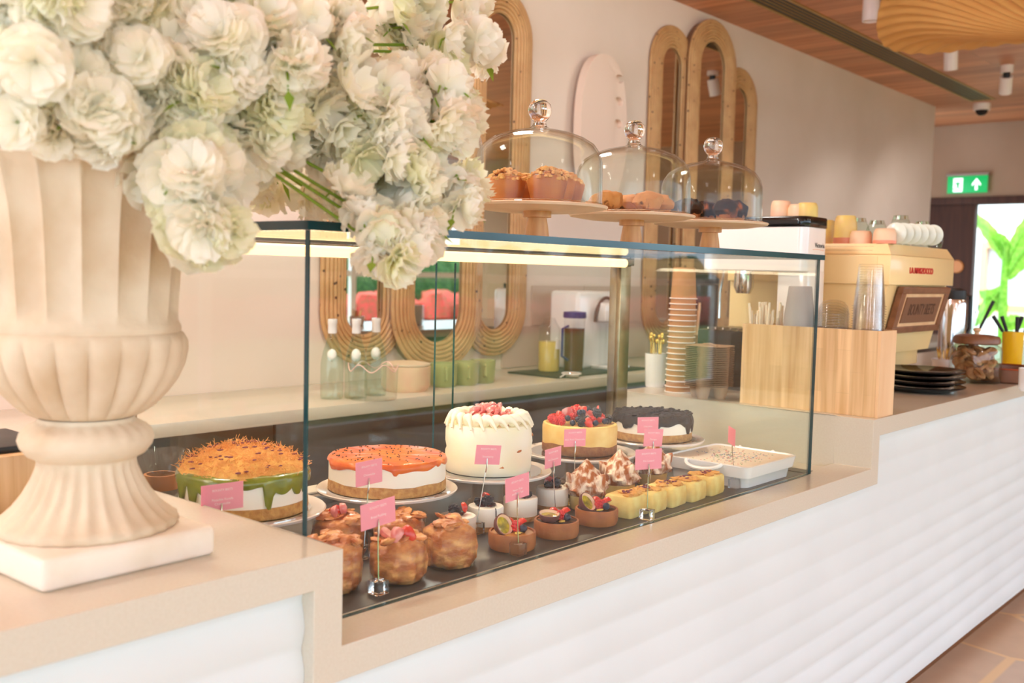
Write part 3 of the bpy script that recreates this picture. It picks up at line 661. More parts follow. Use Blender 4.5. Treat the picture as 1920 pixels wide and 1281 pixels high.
for k, (mt, grp, nm, w1) in enumerate(((MUFF, 'speckled muffins under the middle dome', 'speckled_muffin', 'speckled brown muffin'), (DMUFF, 'dark muffins under the last dome', 'dark_muffin', 'dark glossy chocolate muffin'))):
    for i, (dx, dy, wh) in enumerate(((-.062, .02, 'at the left'), (-.005, -.045, 'at the front'), (.05, .045, 'at the back'), (.066, -.03, 'at the right'), (-.02, .07, 'behind the others'))):
        muffin(nm, '%s %s inside the %s glass dome' % (w1, wh, ['middle', 'last'][k]), doms[1+k]+Vector((dx, dy, .0005)), .028, .05+(.006 if k else 0), mt, grp)

# ------------------------------------------------------------------ big cakes on porcelain stands
def cstand(lab, p, r=.121):
    t = thing('porcelain_stand', lab, 'cake stand', (p.x, p.y, HL+.0015), 0, 'veined white porcelain cake stands in the case'); h = p.z-HL-.0015
    part('base', MB().lathe([(0, 0), (.040, 0), (.042, .004), (.040, .009), (.034, .012), (.031, .02), (.031, h-.012), (.05, h-.008), (0, h-.008)], 48), mat('taupe_glaze', (176, 150, 124), .3) if 'taupe_glaze' not in MATS else MATS['taupe_glaze'], t)
    part('plate', MB().lathe([(0, h-.008), (r*.8, h-.009), (r-.002, h-.004), (r, h), (r-.002, h+.0015), (r*.86, h-.002), (0, h-.002)], 96), PLATEV, t)
    part('cake_board', MB().lathe([(0, h-.0019), (.109, h-.0019), (.109, h), (0, h)], 64), CHROME, t)
    return t
ZP = -.05
cen = {'pist': onz(470, 944, ZP), 'pass': onz(726, 913, ZP), 'straw': onz(915, 880, ZP), 'berry': onz(1086, 846, ZP), 'choc': onz(1222, 820, ZP)}
cen['pist'] = onz(457, 952, ZP)
for k, lab in dict(pist='veined white cake stand under the green dripping kunafa cake, partly behind the counter end', **{'pass': 'veined white cake stand under the orange glazed cheesecake', 'straw': 'veined white cake stand under the tall frosted strawberry cake', 'berry': 'veined white cake stand under the berry topped cheesecake', 'choc': 'veined white cake stand under the chocolate covered cheesecake'}).items():
    cstand(lab, cen[k], .134 if k == 'pist' else .129)
ZC = ZP+.0005
def depth_of(p): return (p-CP).dot(WW)
ZOLD = {k: v for k, v in zip(('pist', 'pass', 'straw', 'berry', 'choc'), (onz(457, 952, -.02), onz(726, 913, -.02), onz(915, 880, -.02), onz(1086, 846, -.02), onz(1222, 820, -.02)))}
def cake(name, lab, k):
    c = cen[k]; t = thing(name, lab, 'cake', (c.x, c.y, ZC+.0005)); t.scale = (depth_of(c)/depth_of(ZOLD[k]),)*3; return t
def drips(R, z0, base_, n, seed, lmax, thick=.0035, seg=160, top=.004, rin=None):
    """sheet of sauce over the top with an uneven hem running down the side"""
    r2 = random.Random(seed); ds = [(r2.random()*2*PI, r2.uniform(.3, 1)*lmax, r2.uniform(.045, .13)) for i in range(n)]
    def hem(a):
        v = base_*(1+.4*math.sin(5*a+seed)+.3*math.sin(11*a))
        for c_, l, w_ in ds:
            d = (a-c_+PI) % (2*PI)-PI; v = max(v, l*math.exp(-(d/w_)**4)) if abs(d) < w_*1.6 else v
        return v
    m = MB(); rows = [(0, z0+top), (R*.5, z0+top), (R*.9, z0+top), (R, z0+top*.6), (R+thick, z0-.001)]
    K = 8; prof = rows+[(R+thick, -1-i/K) for i in range(1, K+1)]+[(R-.002, -2)]
    def fn(r, z, a, k):
        if z <= -1: q = min(1, -z-1); r_ = r+(.0015*math.sin(PI*q) if r > R else 0); return r_, z0-.001-q*hem(a)
        return r+.0006*math.sin(9*a+k), z+(.0012*noise.noise(Vector((r*60*math.cos(a), r*60*math.sin(a), seed))) if top < .01 else .004*noise.noise(Vector((r*90*math.cos(a), r*90*math.sin(a), seed))))
    return m.lathe(prof, seg, fn, caps=False)
# kunafa cake
t = cake('kunafa_cake', 'cake heaped with toasted shredded kunafa over green pistachio drips, nearest the urn', 'pist')
R = .096
part('biscuit_base', MB().lathe([(0, 0), (R, 0), (R+.001, .004), (R, .017), (0, .017)], 80), BISC, t)
part('cream_layer', MB().lathe([(0, .0171), (R-.001, .0171), (R-.001, .058), (R-.005, .061), (0, .061)], 80), CHEESEW, t)
part('pistachio_sauce', drips(R-.001, .060, .014, 13, 3, .046), PIST, t, ang=60)
m = MB().lathe([(R*.98, .061), (R*.9, .069), (R*.7, .078), (R*.45, .086), (R*.2, .091), (0, .092)], 64, lambda r, z, a, k: (r*(1+.04*math.sin(5*a+k)), z+(.007*noise.noise(Vector((r*40*math.cos(a), r*40*math.sin(a), 3))))))
part('kunafa_mound', m, KUNL, t, ang=80)
m = MB()
for i in range(1500):
    a = rnd.random()*6.28; q = math.sqrt(rnd.random()); r_ = q*R*1.0; z = .061+.032*(1-q*q) ** .8+rnd.uniform(-.002, .007)
    p = Vector((r_*math.cos(a), r_*math.sin(a), z)); d = Vector((rnd.uniform(-1, 1), rnd.uniform(-1, 1), rnd.uniform(-.35, .8))).normalized(); l = rnd.uniform(.005, .013)
    k_ = Vector((rnd.uniform(-1, 1), rnd.uniform(-1, 1), rnd.uniform(-1, 1)))*.002
    m.tube([p, p+d*l*.5+k_, p+d*l], .00042, 3)
o = part('kunafa_strands', m, KUN, t); o['kind'] = 'stuff'
m = MB()
for i in range(70):
    a = rnd.random()*6.28; q = math.sqrt(rnd.random()); r_ = q*R*.97; z = .068+.032*(1-q*q) ** .8; s = rnd.uniform(.003, .006)
    m.blob((r_*math.cos(a), r_*math.sin(a), z), (s, s*.7, .0012), .6, 40, 6)
part('rose_petals', m, ROSE, t)
# passion fruit cheesecake
t = cake('passionfruit_cheesecake', 'white cheesecake topped with glossy orange passionfruit glaze and dark seeds', 'pass'); R = .099
part('biscuit_base', MB().lathe([(0, 0), (R, 0), (R+.0006, .004), (R, .017), (0, .017)], 80, lambda r, z, a, k: (r, z+(.0015*math.sin(7*a) if z > .01 else 0))), BISC, t)
part('cream_layer', MB().lathe([(0, .0165), (R-.0006, .0165), (R-.0006, .050), (R-.004, .0525), (0, .0525)], 80), CHEESEW, t)
part('passionfruit_glaze', drips(R-.001, .0525, .0075, 7, 11, .02, .0015, top=.0032), PASS, t, ang=60)
m = MB()
for i in range(120):
    a = rnd.random()*6.28; q = math.sqrt(rnd.random())*.095; m.blob((q*math.cos(a), q*math.sin(a), .0562), (.002, .0012, .0009), 0, 1, 6)
part('seeds', m, SEED, t)
# strawberry layer cake
t = cake('strawberry_layer_cake', 'tall cream frosted cake with piped swirls and chopped strawberries on top', 'straw'); R = .079
def fr_fn(r, z, a, k): return r*(1+.008*math.sin(3*a+z*90)+.006*noise.noise(Vector((math.cos(a)*3, math.sin(a)*3, z*60)))), z
part('frosting', MB().lathe([(0, 0), (R, 0), (R+.002, .01), (R+.001, .022), (R+.002, .035), (R, .042), (R+.002, .055), (R+.001, .075), (R-.002, .088), (0, .089)], 72, fr_fn), mat('pale_green_cream_frosting', (246, 240, 208), .6, c2=(250, 246, 230), scale=14, sss=.1, bump=.12, bscale=50), t, ang=70)
m = MB()
for a, z, w_ in ((-.9, .068, .03), (-2.1, .018, .022), (-1.6, .045, .02)):
    d = Vector((math.cos(a), math.sin(a), 0)); m.blob((d.x*(R-.0095), d.y*(R-.0095), z), (.012, .012, .005), .4, 20, 10)
part('sponge_showing_through', m, BUN, t)
m = MB()
for i in range(22):
    a = 2*PI*i/22; pts = []; rs = []
    for j in range(9):
        q = j/8; rr_ = .056+.026*q; aa = a+q*.34; z = .094+.012*math.sin(PI*q*.9)-.014*q*q
        pts.append((rr_*math.cos(aa), rr_*math.sin(aa), z)); rs.append(.0125*(1-q*.72)*(.6+.4*math.sin(PI*min(1, q+.25))))
    m.tube(pts, rs, 10)
part('piped_swirls', m, CREAM, t, ang=60)
def berry_half(mt_in=STRAW, mt_out=STRAWR, s=1.0):
    m = MB(); pr = [(0, -.013), (.004, -.0115), (.0085, -.004), (.0105, .003), (.009, .009), (.004, .0115), (0, .012)]
    seg = 18; vs = []; fs = []
    for r, z in pr:
        for i in range(seg//2+1): a = PI*i/(seg//2); vs.append((r*s*math.cos(a), r*s*math.sin(a), z*s))
    nx_ = seg//2+1
    for k in range(len(pr)-1):
        for i in range(nx_-1): fs.append((k*nx_+i, k*nx_+i+1, (k+1)*nx_+i+1, (k+1)*nx_+i))
    m.cur = 0; m.add(vs, fs)
    m.cur = 1; poly_ = [(r*s, z*s) for r, z in pr]+[(-r*s, z*s) for r, z in pr[::-1][1:-1]]
    m.add([(x, 0, z) for x, z in poly_], [tuple(range(len(poly_)))])
    return m.mesh('strawberry_half', [mt_out, mt_in], 50)
SH = berry_half(); SHP = berry_half(STRAWP, STRAWP, .95)
def drup(n, r, rz, mt, name, hollow=False):
    m = MB(); g = .38*r; k = 0
    for i in range(n):
        t_ = math.acos(1-2*(i+.5)/n); a = PI*(1+5**.5)*i
        m.blob((r*math.sin(t_)*math.cos(a), r*math.sin(t_)*math.sin(a), rz*math.cos(t_)), g, 0, 1, 8)
    m.blob((0, 0, 0), (r*.95, r*.95, rz*.95), 0, 1, 10); return m.mesh(name, mt, 60)
RB = drup(36, .0066, .008, RASP, 'raspberry'); BB = drup(32, .007, .0095, BLACKB, 'blackberry')
BU = MB().lathe([(0, -.006), (.004, -.0055), (.0065, 0), (.0052, .0045), (.003, .006), (.0022, .0052), (0, .005)], 16).mesh('blueberry', BLUEB, 60)
def put(me_, par, p, rot=None, s=1.0, name=None):
    return link(name or me_.name.split('.')[0], me_, par, p, rot or (rnd.random()*6, rnd.random()*6, rnd.random()*6), s)
for i in range(44):
    a = rnd.random()*6.28; q = math.sqrt(rnd.random())*.05; lv = rnd.choice((.3, .8, 1.6))
    q *= (1.1-lv*.35)
    put(SHP, t, (q*math.cos(a), q*math.sin(a), .095+lv*.010+rnd.uniform(0, .003)), s=rnd.uniform(.75, 1.05), name='strawberry_piece')
# berry cheesecake
t = cake('berry_cheesecake', 'baked yellow cheesecake crowned with strawberries, raspberries and blackberries', 'berry'); R = .078
part('biscuit_base', MB().lathe([(0, 0), (R-.002, 0), (R, .004), (R, .02), (0, .02)], 80, lambda r, z, a, k: (r, z+(.003*math.sin(2*a+1)+.001*math.sin(9*a) if z > .01 else 0))), BISCB, t)
part('cheesecake_layer', MB().lathe([(0, .012), (R-.0012, .012), (R-.0005, .03), (R, .052), (R-.002, .0585), (R-.007, .060), (R-.012, .0575), (0, .057)], 80, lambda r, z, a, k: (r*(1+.004*math.sin(4*a)), z)), CHEESEY, t)
kinds = [SH, BB, RB, BU, SH, RB, BB, RB, SH, BB, BU]
for i in range(46):
    ring = 0 if i < 20 else (1 if i < 34 else (2 if i < 42 else 3)); n = [20, 14, 8, 4][ring]; q = [.060, .043, .026, .008][ring]
    a = 2*PI*i/n+rnd.uniform(-.12, .12); k_ = rnd.choice(kinds)
    put(k_, t, (q*math.cos(a), q*math.sin(a), .0655+ring*.004+rnd.uniform(0, .003)), (rnd.uniform(-.9, .9), rnd.uniform(-.9, .9), rnd.random()*6), .95)
for i in range(14):
    a = rnd.random()*6.28; q = rnd.uniform(.0, .045); put(rnd.choice(kinds[:4]), t, (q*math.cos(a), q*math.sin(a), .083), s=1.0)
# chocolate cheesecake
t = cake('chocolate_cheesecake', 'white cheesecake under thick dark chocolate topping with long drips', 'choc'); R = .090
part('biscuit_base', MB().lathe([(0, 0), (R, 0), (R+.0006, .004), (R, .017), (0, .017)], 80), BISC, t)
part('cream_layer', MB().lathe([(0, .017), (R-.0006, .017), (R-.0006, .046), (0, .048)], 80), CHEESEW, t)
part('chocolate_topping', drips(R-.001, .047, .010, 16, 21, .042, .003, top=.011), CHOC, t, ang=60)
m = MB()
for i in range(160):
    a = rnd.random()*6.28; q = math.sqrt(rnd.random())*R*.97; s = rnd.uniform(.003, .006); m.blob((q*math.cos(a), q*math.sin(a), .058), (s, s, s*.5), .6, 30, 6)
part('chocolate_crumbs', m, CHOC, t)

# white dish of milk cake
c = onz(1370, 866, HL+.035)
t = thing('milk_cake_dish', 'white rectangular ceramic dish of milk cake with coloured sprinkles', 'cake', (c.x, c.y, HL+.0015), 0)
A, B_ = .135, .095
A, B_ = .125, .112
def dish_sec(hw, hd, z, n=6, rc=.02):
    pts = []
    for qx, qy, a0 in ((1, 1, 0), (-1, 1, PI/2), (-1, -1, PI), (1, -1, 1.5*PI)):
        for i in range(n+1):
            a = a0+PI/2*i/n; pts.append((qx*(hw-rc)+rc*math.cos(a), qy*(hd-rc)+rc*math.sin(a), z))
    return pts
def loft(secs, cap0=True, cap1=True):
    m = MB(); n = len(secs[0]); vs = [p for s_ in secs for p in s_]; fs = [(k*n+i, k*n+(i+1) % n, (k+1)*n+(i+1) % n, (k+1)*n+i) for k in range(len(secs)-1) for i in range(n)]
    if cap0: fs.append(tuple(range(n))[::-1])
    if cap1: fs.append(tuple((len(secs)-1)*n+i for i in range(n)))
    return m.add(vs, fs)
part('dish', loft([dish_sec(A-.014, B_-.014, 0), dish_sec(A-.011, B_-.011, .022), dish_sec(A-.010, B_-.010, .023), dish_sec(A-.004, B_-.004, .024), dish_sec(A, B_, .046), dish_sec(A+.001, B_+.001, .05), dish_sec(A-.004, B_-.004, .051), dish_sec(A-.007, B_-.007, .044)], cap1=False), CERAM, t, ang=50)
for s_ in (-1, 1):
    hm = MB()
    ring = [(.045*math.sin(a), .022*math.cos(a)) for a in [(-PI/2+PI*i/12) for i in range(13)]]
    hm.tube([(s_*(A+.0+b), a, .049-.012*b/.022) for a, b in ring], .005, 8); part('handle', hm, CERAM, t)
part('cream_top', loft([dish_sec(A-.006, B_-.006, .04), dish_sec(A-.005, B_-.005, .0475)]), MILK, t)
m = [MB() for i in range(3)]
for i in range(260):
    x, y = rnd.gauss(0, .05), rnd.gauss(0, .042)
    if abs(x) < A-.02 and abs(y) < B_-.02: a = rnd.random()*3; d = Vector((math.cos(a), math.sin(a), 0))*.002; m[i % 3].tube([Vector((x, y, .0481))-d, Vector((x, y, .0481))+d], .0005, 4)
for mm, cc_, nm in zip(m, ((206, 60, 60), (70, 150, 90), (60, 110, 180)), ('red', 'green', 'blue')): o = part('sprinkles', mm, mat(nm+'_sprinkles', cc_, .5), t); o['kind'] = 'stuff'

# ------------------------------------------------------------------ small cakes and pastries on the slate
ZS = HL+.0015
def onf(px, py): p = onz(px, py, ZS); return Vector((p.x, p.y, ZS))
def bread_cup(lab, px, py, r=.042, h=.06, top=True, rz=0):
    c = onf(px, py); t = thing('pastry_cup', lab, 'pastry', c, rz, 'glazed pastries in clear cups')
    part('clear_cup', MB().lathe([(0, 0), (r*.93, 0), (r*1.0, .004), (r*1.08, h), (r*1.10, h+.008)], 40, caps=False), THING, t)
    part('pastry', MB().lathe([(0, .002), (r*.85, .002), (r*.98, .012), (r*1.02, h*.5), (r*.98, h*.85), (r*.6, h*1.02), (0, h*1.05)], 40, lambda q, z, a, k: (q*(1+.17*noise.noise(Vector((3.5*math.cos(a), 3.5*math.sin(a), z*70+px*.1)))+.03*math.sin(z*260+3*a)), z)), CRUST, t, ang=80)
    for i in range(18):
        a = rnd.random()*6.28; q = rnd.uniform(.1, .9)*r; M0 = Matrix.Translation((q*math.cos(a), q*math.sin(a), h*1.0+rnd.uniform(0, .006))) @ Matrix.Rotation(rnd.random()*6, 4, 'Z') @ Matrix.Rotation(rnd.uniform(-.9, .9), 4, 'X')
        part('pastry_flake', MB().blob((0, 0, 0), (.013, .009, .0035), .6, 30, 10, M=M0), CRUST, t)
    if top:
        for i in range(3): put(SHP if i else SH, t, (rnd.uniform(-.018, .018), rnd.uniform(-.02, .01), h*1.1+.004), (rnd.uniform(-1, 1), rnd.uniform(-1, 1), rnd.random()*6), 1.1, 'strawberry_slice')
    return t
bread_cup('glazed pastry in a clear cup nearest the counter step at lower left', 622, 1104, h=.07, top=False)
bread_cup('glazed pastry with strawberry slices in a clear cup behind the front sign at left', 745, 1086, h=.062)
bread_cup('tall glazed pastry in a clear cup at the right of the pastry cups', 842, 1058, h=.066, top=False)
bread_cup('glazed pastry with strawberries at the back left against the glass corner', 636, 1040, h=.062)
bread_cup('flaky glazed pastry at the back of the pastry cups under the orange cake stand', 748, 1030, h=.055, top=False)
def mini_cheese(lab, px, py, lift=0, r=.033, h=.042):
    c = onf(px, py); c.z += lift; t = thing('mini_cheesecake', lab, 'small cake', c, rnd.random()*6, 'round mini cheesecakes with berries')
    part('biscuit_base', MB().lathe([(0, 0), (r, 0), (r, .009), (0, .009)], 40), BISC, t)
    part('cheese', MB().lathe([(0, .0088), (r*.99, .0088), (r*1.0, h-.002), (r*.96, h), (0, h)], 40), CHEESEW, t)
    m = MB()
    for i in range(8): a = rnd.random()*6.28; m.blob((.011*math.cos(a)*rnd.random(), .011*math.sin(a), h+.002), (.010, .009, .004), .6, 30, 10)
    m.tube([(r*.95*math.cos(.5), r*.95*math.sin(.5), h+.001), (r*1.01*math.cos(.5), r*1.01*math.sin(.5), h-.004), (r*1.01*math.cos(.52), r*1.01*math.sin(.52), h-.02)], .0013, 6)
    part('berry_compote', m, COMPOTE, t); put(BB, t, (.008, .002, h+.011), s=1.1); put(SH, t, (-.012, .0, h+.011), (.4, .5, 1), .85); put(BB, t, (.0, -.014, h+.007), s=.8)
bx = onf(853, 1030); 
mini_cheese('mini cheesecake topped with dark berries behind the right pastry cup', 857, 1010, 0)
mini_cheese('mini cheesecake with strawberry and blackberry left of the passionfruit tarts', 910, 990)
mini_cheese('mini cheesecake standing behind the foremost passionfruit tart sign', 975, 972)
mini_cheese('mini cheesecake with an upright strawberry wedge, rightmost of the row', 1035, 952)
PF = MB(); PF.cur = 0; PF.lathe([(0, -.015), (.008, -.0125), (.0135, -.006), (.0150, 0), (.0135, .0003)], 28, caps=False); PF.cur = 1; PF.lathe([(.0138, .0003), (.0118, -.0008), (.011, -.003), (0, -.0022)], 28, caps=False)
PF.cur = 2
PFM = PF.mesh('passionfruit_half', [PFOUT, TERRAP, PFIN], 50)
for p in PFM.polygons:
    if p.material_index == 1 and sum((PFM.vertices[v].co.x**2+PFM.vertices[v].co.y**2)**.5 for v in p.vertices)/len(p.vertices) < .0108: p.material_index = 2
def tart(lab, px, py, mt, pfr):
    c = onf(px, py); t = thing('fruit_tart', lab, 'tart', c, rnd.random()*.3, 'passionfruit tarts with berries'); t.scale = (1.2,)*3; r = .034; h = .024
    part('tart_shell', MB().lathe([(0, 0), (r*.93, 0), (r, .006), (r*1.01, h-.003), (r*.98, h), (r*.90, h), (r*.88, h-.004), (0, h-.004)], 48, lambda q, z, a, k: (q*(1+.012*noise.noise(Vector((5*math.cos(a), 5*math.sin(a), z*80)))), z)), TART, t)
    part('filling', MB().lathe([(r*.885, h-.005), (r*.88, h-.0018), (0, h-.001)], 40, caps=False), mt, t)
    put(PFM, t, (-.014, .006, h+.011), pfr, 1.1); put(RB, t, (.004, -.004, h+.005), s=1.0); put(SH, t, (.016, -.006, h+.006), (1.1, .3, .5), .85); put(BU, t, (.004, -.015, h+.004), s=.9); put(SH, t, (.01, .01, h+.006), (1.4, 0, 2), .8)
    part('edible_petal', MB().blob((-.008, -.012, h), (.008, .005, .001), .5, 20, 8), JUICE, t)
tart('orange filled tart with tilted passionfruit half behind the middle sign block', 960, 1026, TARTF, (1.0, -.5, 0))
tart('dark tart with upright passionfruit cup and raspberry, middle of the three tarts', 1043, 1003, DMUFF, (.1, -.1, 0))
tart('dark tart with yellow passionfruit half, rightmost of the three tarts', 1118, 980, DMUFF, (.9, -.3, .3))
def meringue(lab, px, py):
    c = onf(px, py); t = thing('meringue_tart', lab, 'small cake', c, rnd.random()*6, 'torched meringue cups'); t.scale = (1.25,)*3
    part('clear_cup', MB().lathe([(0, 0), (.026, 0), (.029, .026)], 32, caps=False), THING, t)
    part('filling', MB().lathe([(0, .001), (.025, .001), (.0275, .022), (0, .024)], 32), FILO, t)
    def sw(r, z, a, k): q = 1+.16*math.sin(5*(a+z*55)); return r*q, z
    part('meringue', MB().lathe([(.022, .020), (.031, .026), (.034, .034), (.032, .043), (.026, .052), (.018, .061), (.010, .07), (.004, .077), (0, .081)], 60, sw), MERI, t, ang=80)
    for i in range(3):
        a = i*2.1; part('meringue_peak', MB().lathe([(.012, .0), (.013, .008), (.008, .018), (.003, .026), (0, .029)], 30, lambda r, z, a_, k: (r*(1+.15*math.sin(4*(a_+z*80))), z), M=Matrix.Translation((.017*math.cos(a), .017*math.sin(a), .038)) @ Matrix.Rotation(.7, 4, (-math.sin(a), math.cos(a), 0))), MERI, t, ang=80)
meringue('torched meringue cup left of the others, behind the dark tarts', 1098, 953)
meringue('largest torched meringue swirl, middle of the three', 1160, 930)
meringue('torched meringue cup half hidden behind a pink sign, beside the white dish', 1222, 908)
def filo(lab, px, py):
    c = onf(px, py); t = thing('filo_pastry', lab, 'pastry', c, .1, 'filo custard squares along the front glass'); t.scale = (1.22,)*3
    part('square', loft([dish_sec(.027, .025, 0, 4, .006), dish_sec(.029, .027, .006, 4, .008), dish_sec(.028, .026, .03, 4, .008), dish_sec(.026, .024, .033, 4, .008)]), FILO, t, ang=50)
    for i in range(7):
        a = rnd.uniform(-.02, .02); m = MB().blob((a, rnd.uniform(-.018, .018), .0345), (.011, .008, .003), .7, 30, 10); part('filo_ruffle', m, KUNL, t)
    m = MB()
    for i in range(9): m.blob((rnd.uniform(-.014, .014), rnd.uniform(-.01, .01), .0375), (.0035, .0022, .0012), .5, 30, 6)
    o = part('rose_and_pistachio_crumbs', m, ROSE, t); o['kind'] = 'stuff'
for i, (px, py) in enumerate(((1172, 964), (1211, 955), (1249, 944), (1287, 934), (1322, 923))):
    filo(['leftmost filo square, beside the dark tart', 'second filo square, behind the sign with the clear block', 'middle filo square of the row of five', 'fourth filo square from the left', 'rightmost filo square, beside the white dish'][i], px, py)

# ------------------------------------------------------------------ pink price signs
def sign(lab, px, py, base_px, base_py, lines, yaw=0, w_=.066, h=.038, lean=0, bz=None, dd_=None):
    b = onf(base_px, base_py) if bz is None else onz(base_px, base_py, bz)
    dpt = (b-CP).dot(WW); c = at(px, py, dpt)
    t = thing('sign_holder', lab, 'sign', (b.x, b.y, b.z), 0, 'pink name signs in the case')
    part('base_block', MB().box((-.011, -.011, 0), (.011, .011, .02), .001), ACRYL, t)
    tp = Vector((c.x-b.x, c.y-b.y, c.z-b.z)); cz = tp.z-h*.5; xo = tp.x*.9
    part('wire', MB().tube([(0, 0, .019), (xo*.5, tp.y*.5, .019+(cz-.019)*.5), (tp.x*.8, tp.y*.8, cz-.012)], .0009, 6), CHROME, t)
    part('clip', MB().tube([(tp.x*.8, tp.y*.8-.0006, cz-.014), (tp.x*.85-.001, tp.y*.85-.002, cz-.005), (tp.x*.9, tp.y*.9-.0014, cz+.011)], [.0014, .0018, .0008], 6), CHROME, t)
    M = Matrix.Rotation(yaw, 4, 'Z') @ Matrix.Rotation(lean, 4, 'Y')
    cd = part('card', MB().box((-w_/2, -.0004, -h/2), (w_/2, .0004, h/2)), PINKC, t, ang=0); cd.location = tp; cd.rotation_euler = M.to_euler()
    rows = [('BOUNTY BEETS', .0042, .0105), ('- - - - - - - -', .0022, .0062)]+[(s_, .0046, -.0035-.0062*i) for i, s_ in enumerate(lines)]
    for s_, sz, z in rows:
        me_ = text_mesh('lettering', s_, sz*1.1, WHITEC, .00005); o = link('lettering', me_, cd, (0, -.0006, z), (PI/2, 0, 0))
    return t
sign('foremost pink sign on a dark clear block in front of the pastry cups', 709, 963, 709, 1113, ['Bread Pudding'], .0, lean=-.07)
sign('pink sign with two name lines in front of the orange filled tart', 970, 914, 971, 1040, ['Passion Fruit', 'and Berry Tart'], .05, lean=-.05, h=.040, w_=.064)
sign('pink sign in front of the filo squares, lowest of the right cluster', 1216, 861, 1213, 974, ['Filo Custard'], -.42, w_=.060, h=.040)
sign('pink sign turned edgeways over the white sprinkled dish', 1372, 818, 1377, 915, ['Milk Cake'], .75, w_=.062, h=.038)
sign('pink sign at the counter end in front of the pistachio kunafa cake', 417, 932, 400, 1100, ['Pistachio Kunafa', 'Cheesecake'], -.12, w_=.066, h=.040)
sign('pink sign in front of the orange glazed cheesecake, its lower half catching a reflection', 692, 886, 682, 1046, ['Cheesecake'], .0, w_=.056, h=.040, lean=-.03)
sign('pink sign standing before the tall frosted strawberry cake', 915, 853, 893, 1000, ['Strawberry'], -.3, w_=.052, h=.035, lean=.1)
sign('pink sign between the frosted cake and the berry cheesecake', 1037, 858, 1041, 975, ['Mini Cheesecake'], .1, w_=.056, h=.037, lean=-.02)
sign('pink sign in front of the berry topped cheesecake', 1078, 821, 1077, 948, ['New York Cheesecake'], -.35, w_=.052, h=.036, lean=.02)
sign('pink sign right in front of the chocolate cheesecake, highest of the right cluster', 1215, 797, 1216, 905, ['Chocolate'], -.55, w_=.052, h=.036)
sign('pink sign behind the lowest one of the right cluster, before the chocolate cake', 1225, 821, 1218, 925, ['Meringue'], -.3, w_=.052, h=.038, lean=.08)

# glass carafe with cork band behind the left pane, inside the case
for i, (px, dx) in enumerate(((302, 0), (366, 0))):
    d_ = 1.78+.14*i; c = at(px, 902, d_)
    t = thing('glass_carafe', ['hourglass clear carafe with a cork band, beside the urn foot', 'hourglass clear carafe with a cork band, behind the first one'][i], 'carafe', (c.x, c.y, ZS), 0, 'cork banded glass carafes')
    zb = c.z-ZS
    part('glass_body', MB().lathe([(0, .001), (.04, .001), (.045, .01), (.04, zb*.5), (.024, zb-.012), (.024, zb+.012), (.032, zb+.03), (.040, zb+.055)], 40, caps=False), THING, t)
    part('cork_band', MB().lathe([(.0245, zb-.013), (.029, zb-.013), (.029, zb+.013), (.0245, zb+.013)], 32, caps=False), CORK, t)

# ------------------------------------------------------------------ wooden cup box with cups and straws
bx0, bx1, by0, by1, bh = 1.737, 1.842, .006, .395, .222
t = thing('cup_box', 'striped oak box holding cups and straws on the counter beside the case', 'storage box', (bx0, by0, 0)); W_, D_ = bx1-bx0, by1-by0; q_ = .008
part('side_panel', MB().box((0, q_, 0), (q_, D_-q_, bh), .0008), OAKV, t, ang=0); part('side_panel', MB().box((W_-q_, q_, 0), (W_, D_-q_, bh), .0008), OAKV, t, ang=0)
part('end_panel', MB().box((0, 0, 0), (W_, q_, bh), .0008), PINE, t, ang=0); part('end_panel', MB().box((0, D_-q_, 0), (W_, D_, bh), .0008), PINE, t, ang=0)
part('bottom', MB().box((q_, q_, 0), (W_-q_, D_-q_, .008)), PINE, t, ang=0)
for y in (.105, .2, .295): part('divider', MB().box((q_, y-.003, .008), (W_-q_, y+.003, bh-.004)), PINE, t, ang=0)
bxc = (bx0+bx1)/2
def clear_cup(lab, z, y, mt=CUPG, r=.042, h=.11, grp='clear plastic cups stacked upside down in the box'):
    t = thing('plastic_cup', lab, 'cup', (bxc, y, z), 0, grp)
    part('cup_wall', MB().lathe([(r-.001, 0), (r*.94, .004), (r*.72, h-.002), (r*.66, h), (0, h)], 36, caps=False), mt, t)
    part('rim', MB().tube([(r*math.cos(2*PI*i/36), r*math.sin(2*PI*i/36), .001) for i in range(36)], .0014, 5, closed=True), mt, t); return t
c0 = clear_cup('clear plastic cup in the tall upside down stack in the wooden box', .15, by0+.056)
for i in range(1, 20): dup(c0, (bxc, by0+.056, .15+i*.0066))
c0['label'] = 'clear plastic cup in the tall upside down stack in the wooden box'; 
topc = dup(c0, (bxc, by0+.056, .15+20*.0066), label='topmost clear cup of the tall stack in the wooden box')
for o in [o for o in bpy.data.objects if o.name.startswith('plastic_cup') and o is not topc and o.parent is None]: o['label'] = 'clear plastic cup in the tall upside down stack in the wooden box'
d0 = thing('cup_dome', 'clear dome cover in the low stack beside the tall clear cups', 'cup cover', (bxc, by0+.152, .12), 0, 'clear dome covers stacked in the box')
part('lid_shell', MB().lathe([(.042, 0), (.042, .004), (.040, .008), (.037, .022), (.028, .034), (.012, .039), (.008, .0385)], 36, caps=False), THING, d0)
for i in range(1, 20): dup(d0, (bxc, by0+.152, .12+i*.0072))
g0 = thing('grey_cup', 'frosted grey cup in the upside down stack seen through the case end pane', 'cup', (bxc, by0+.248, .13), 0, 'frosted cups stacked in the box')
part('cup_wall', MB().lathe([(.041, 0), (.0405, .003), (.031, .085), (.029, .087), (0, .087)], 36, caps=False), mat('frosted_plastic', (214, 212, 214), .25, trans=.4), g0)
for i in range(1, 16): dup(g0, (bxc, by0+.248, .13+i*.0075))
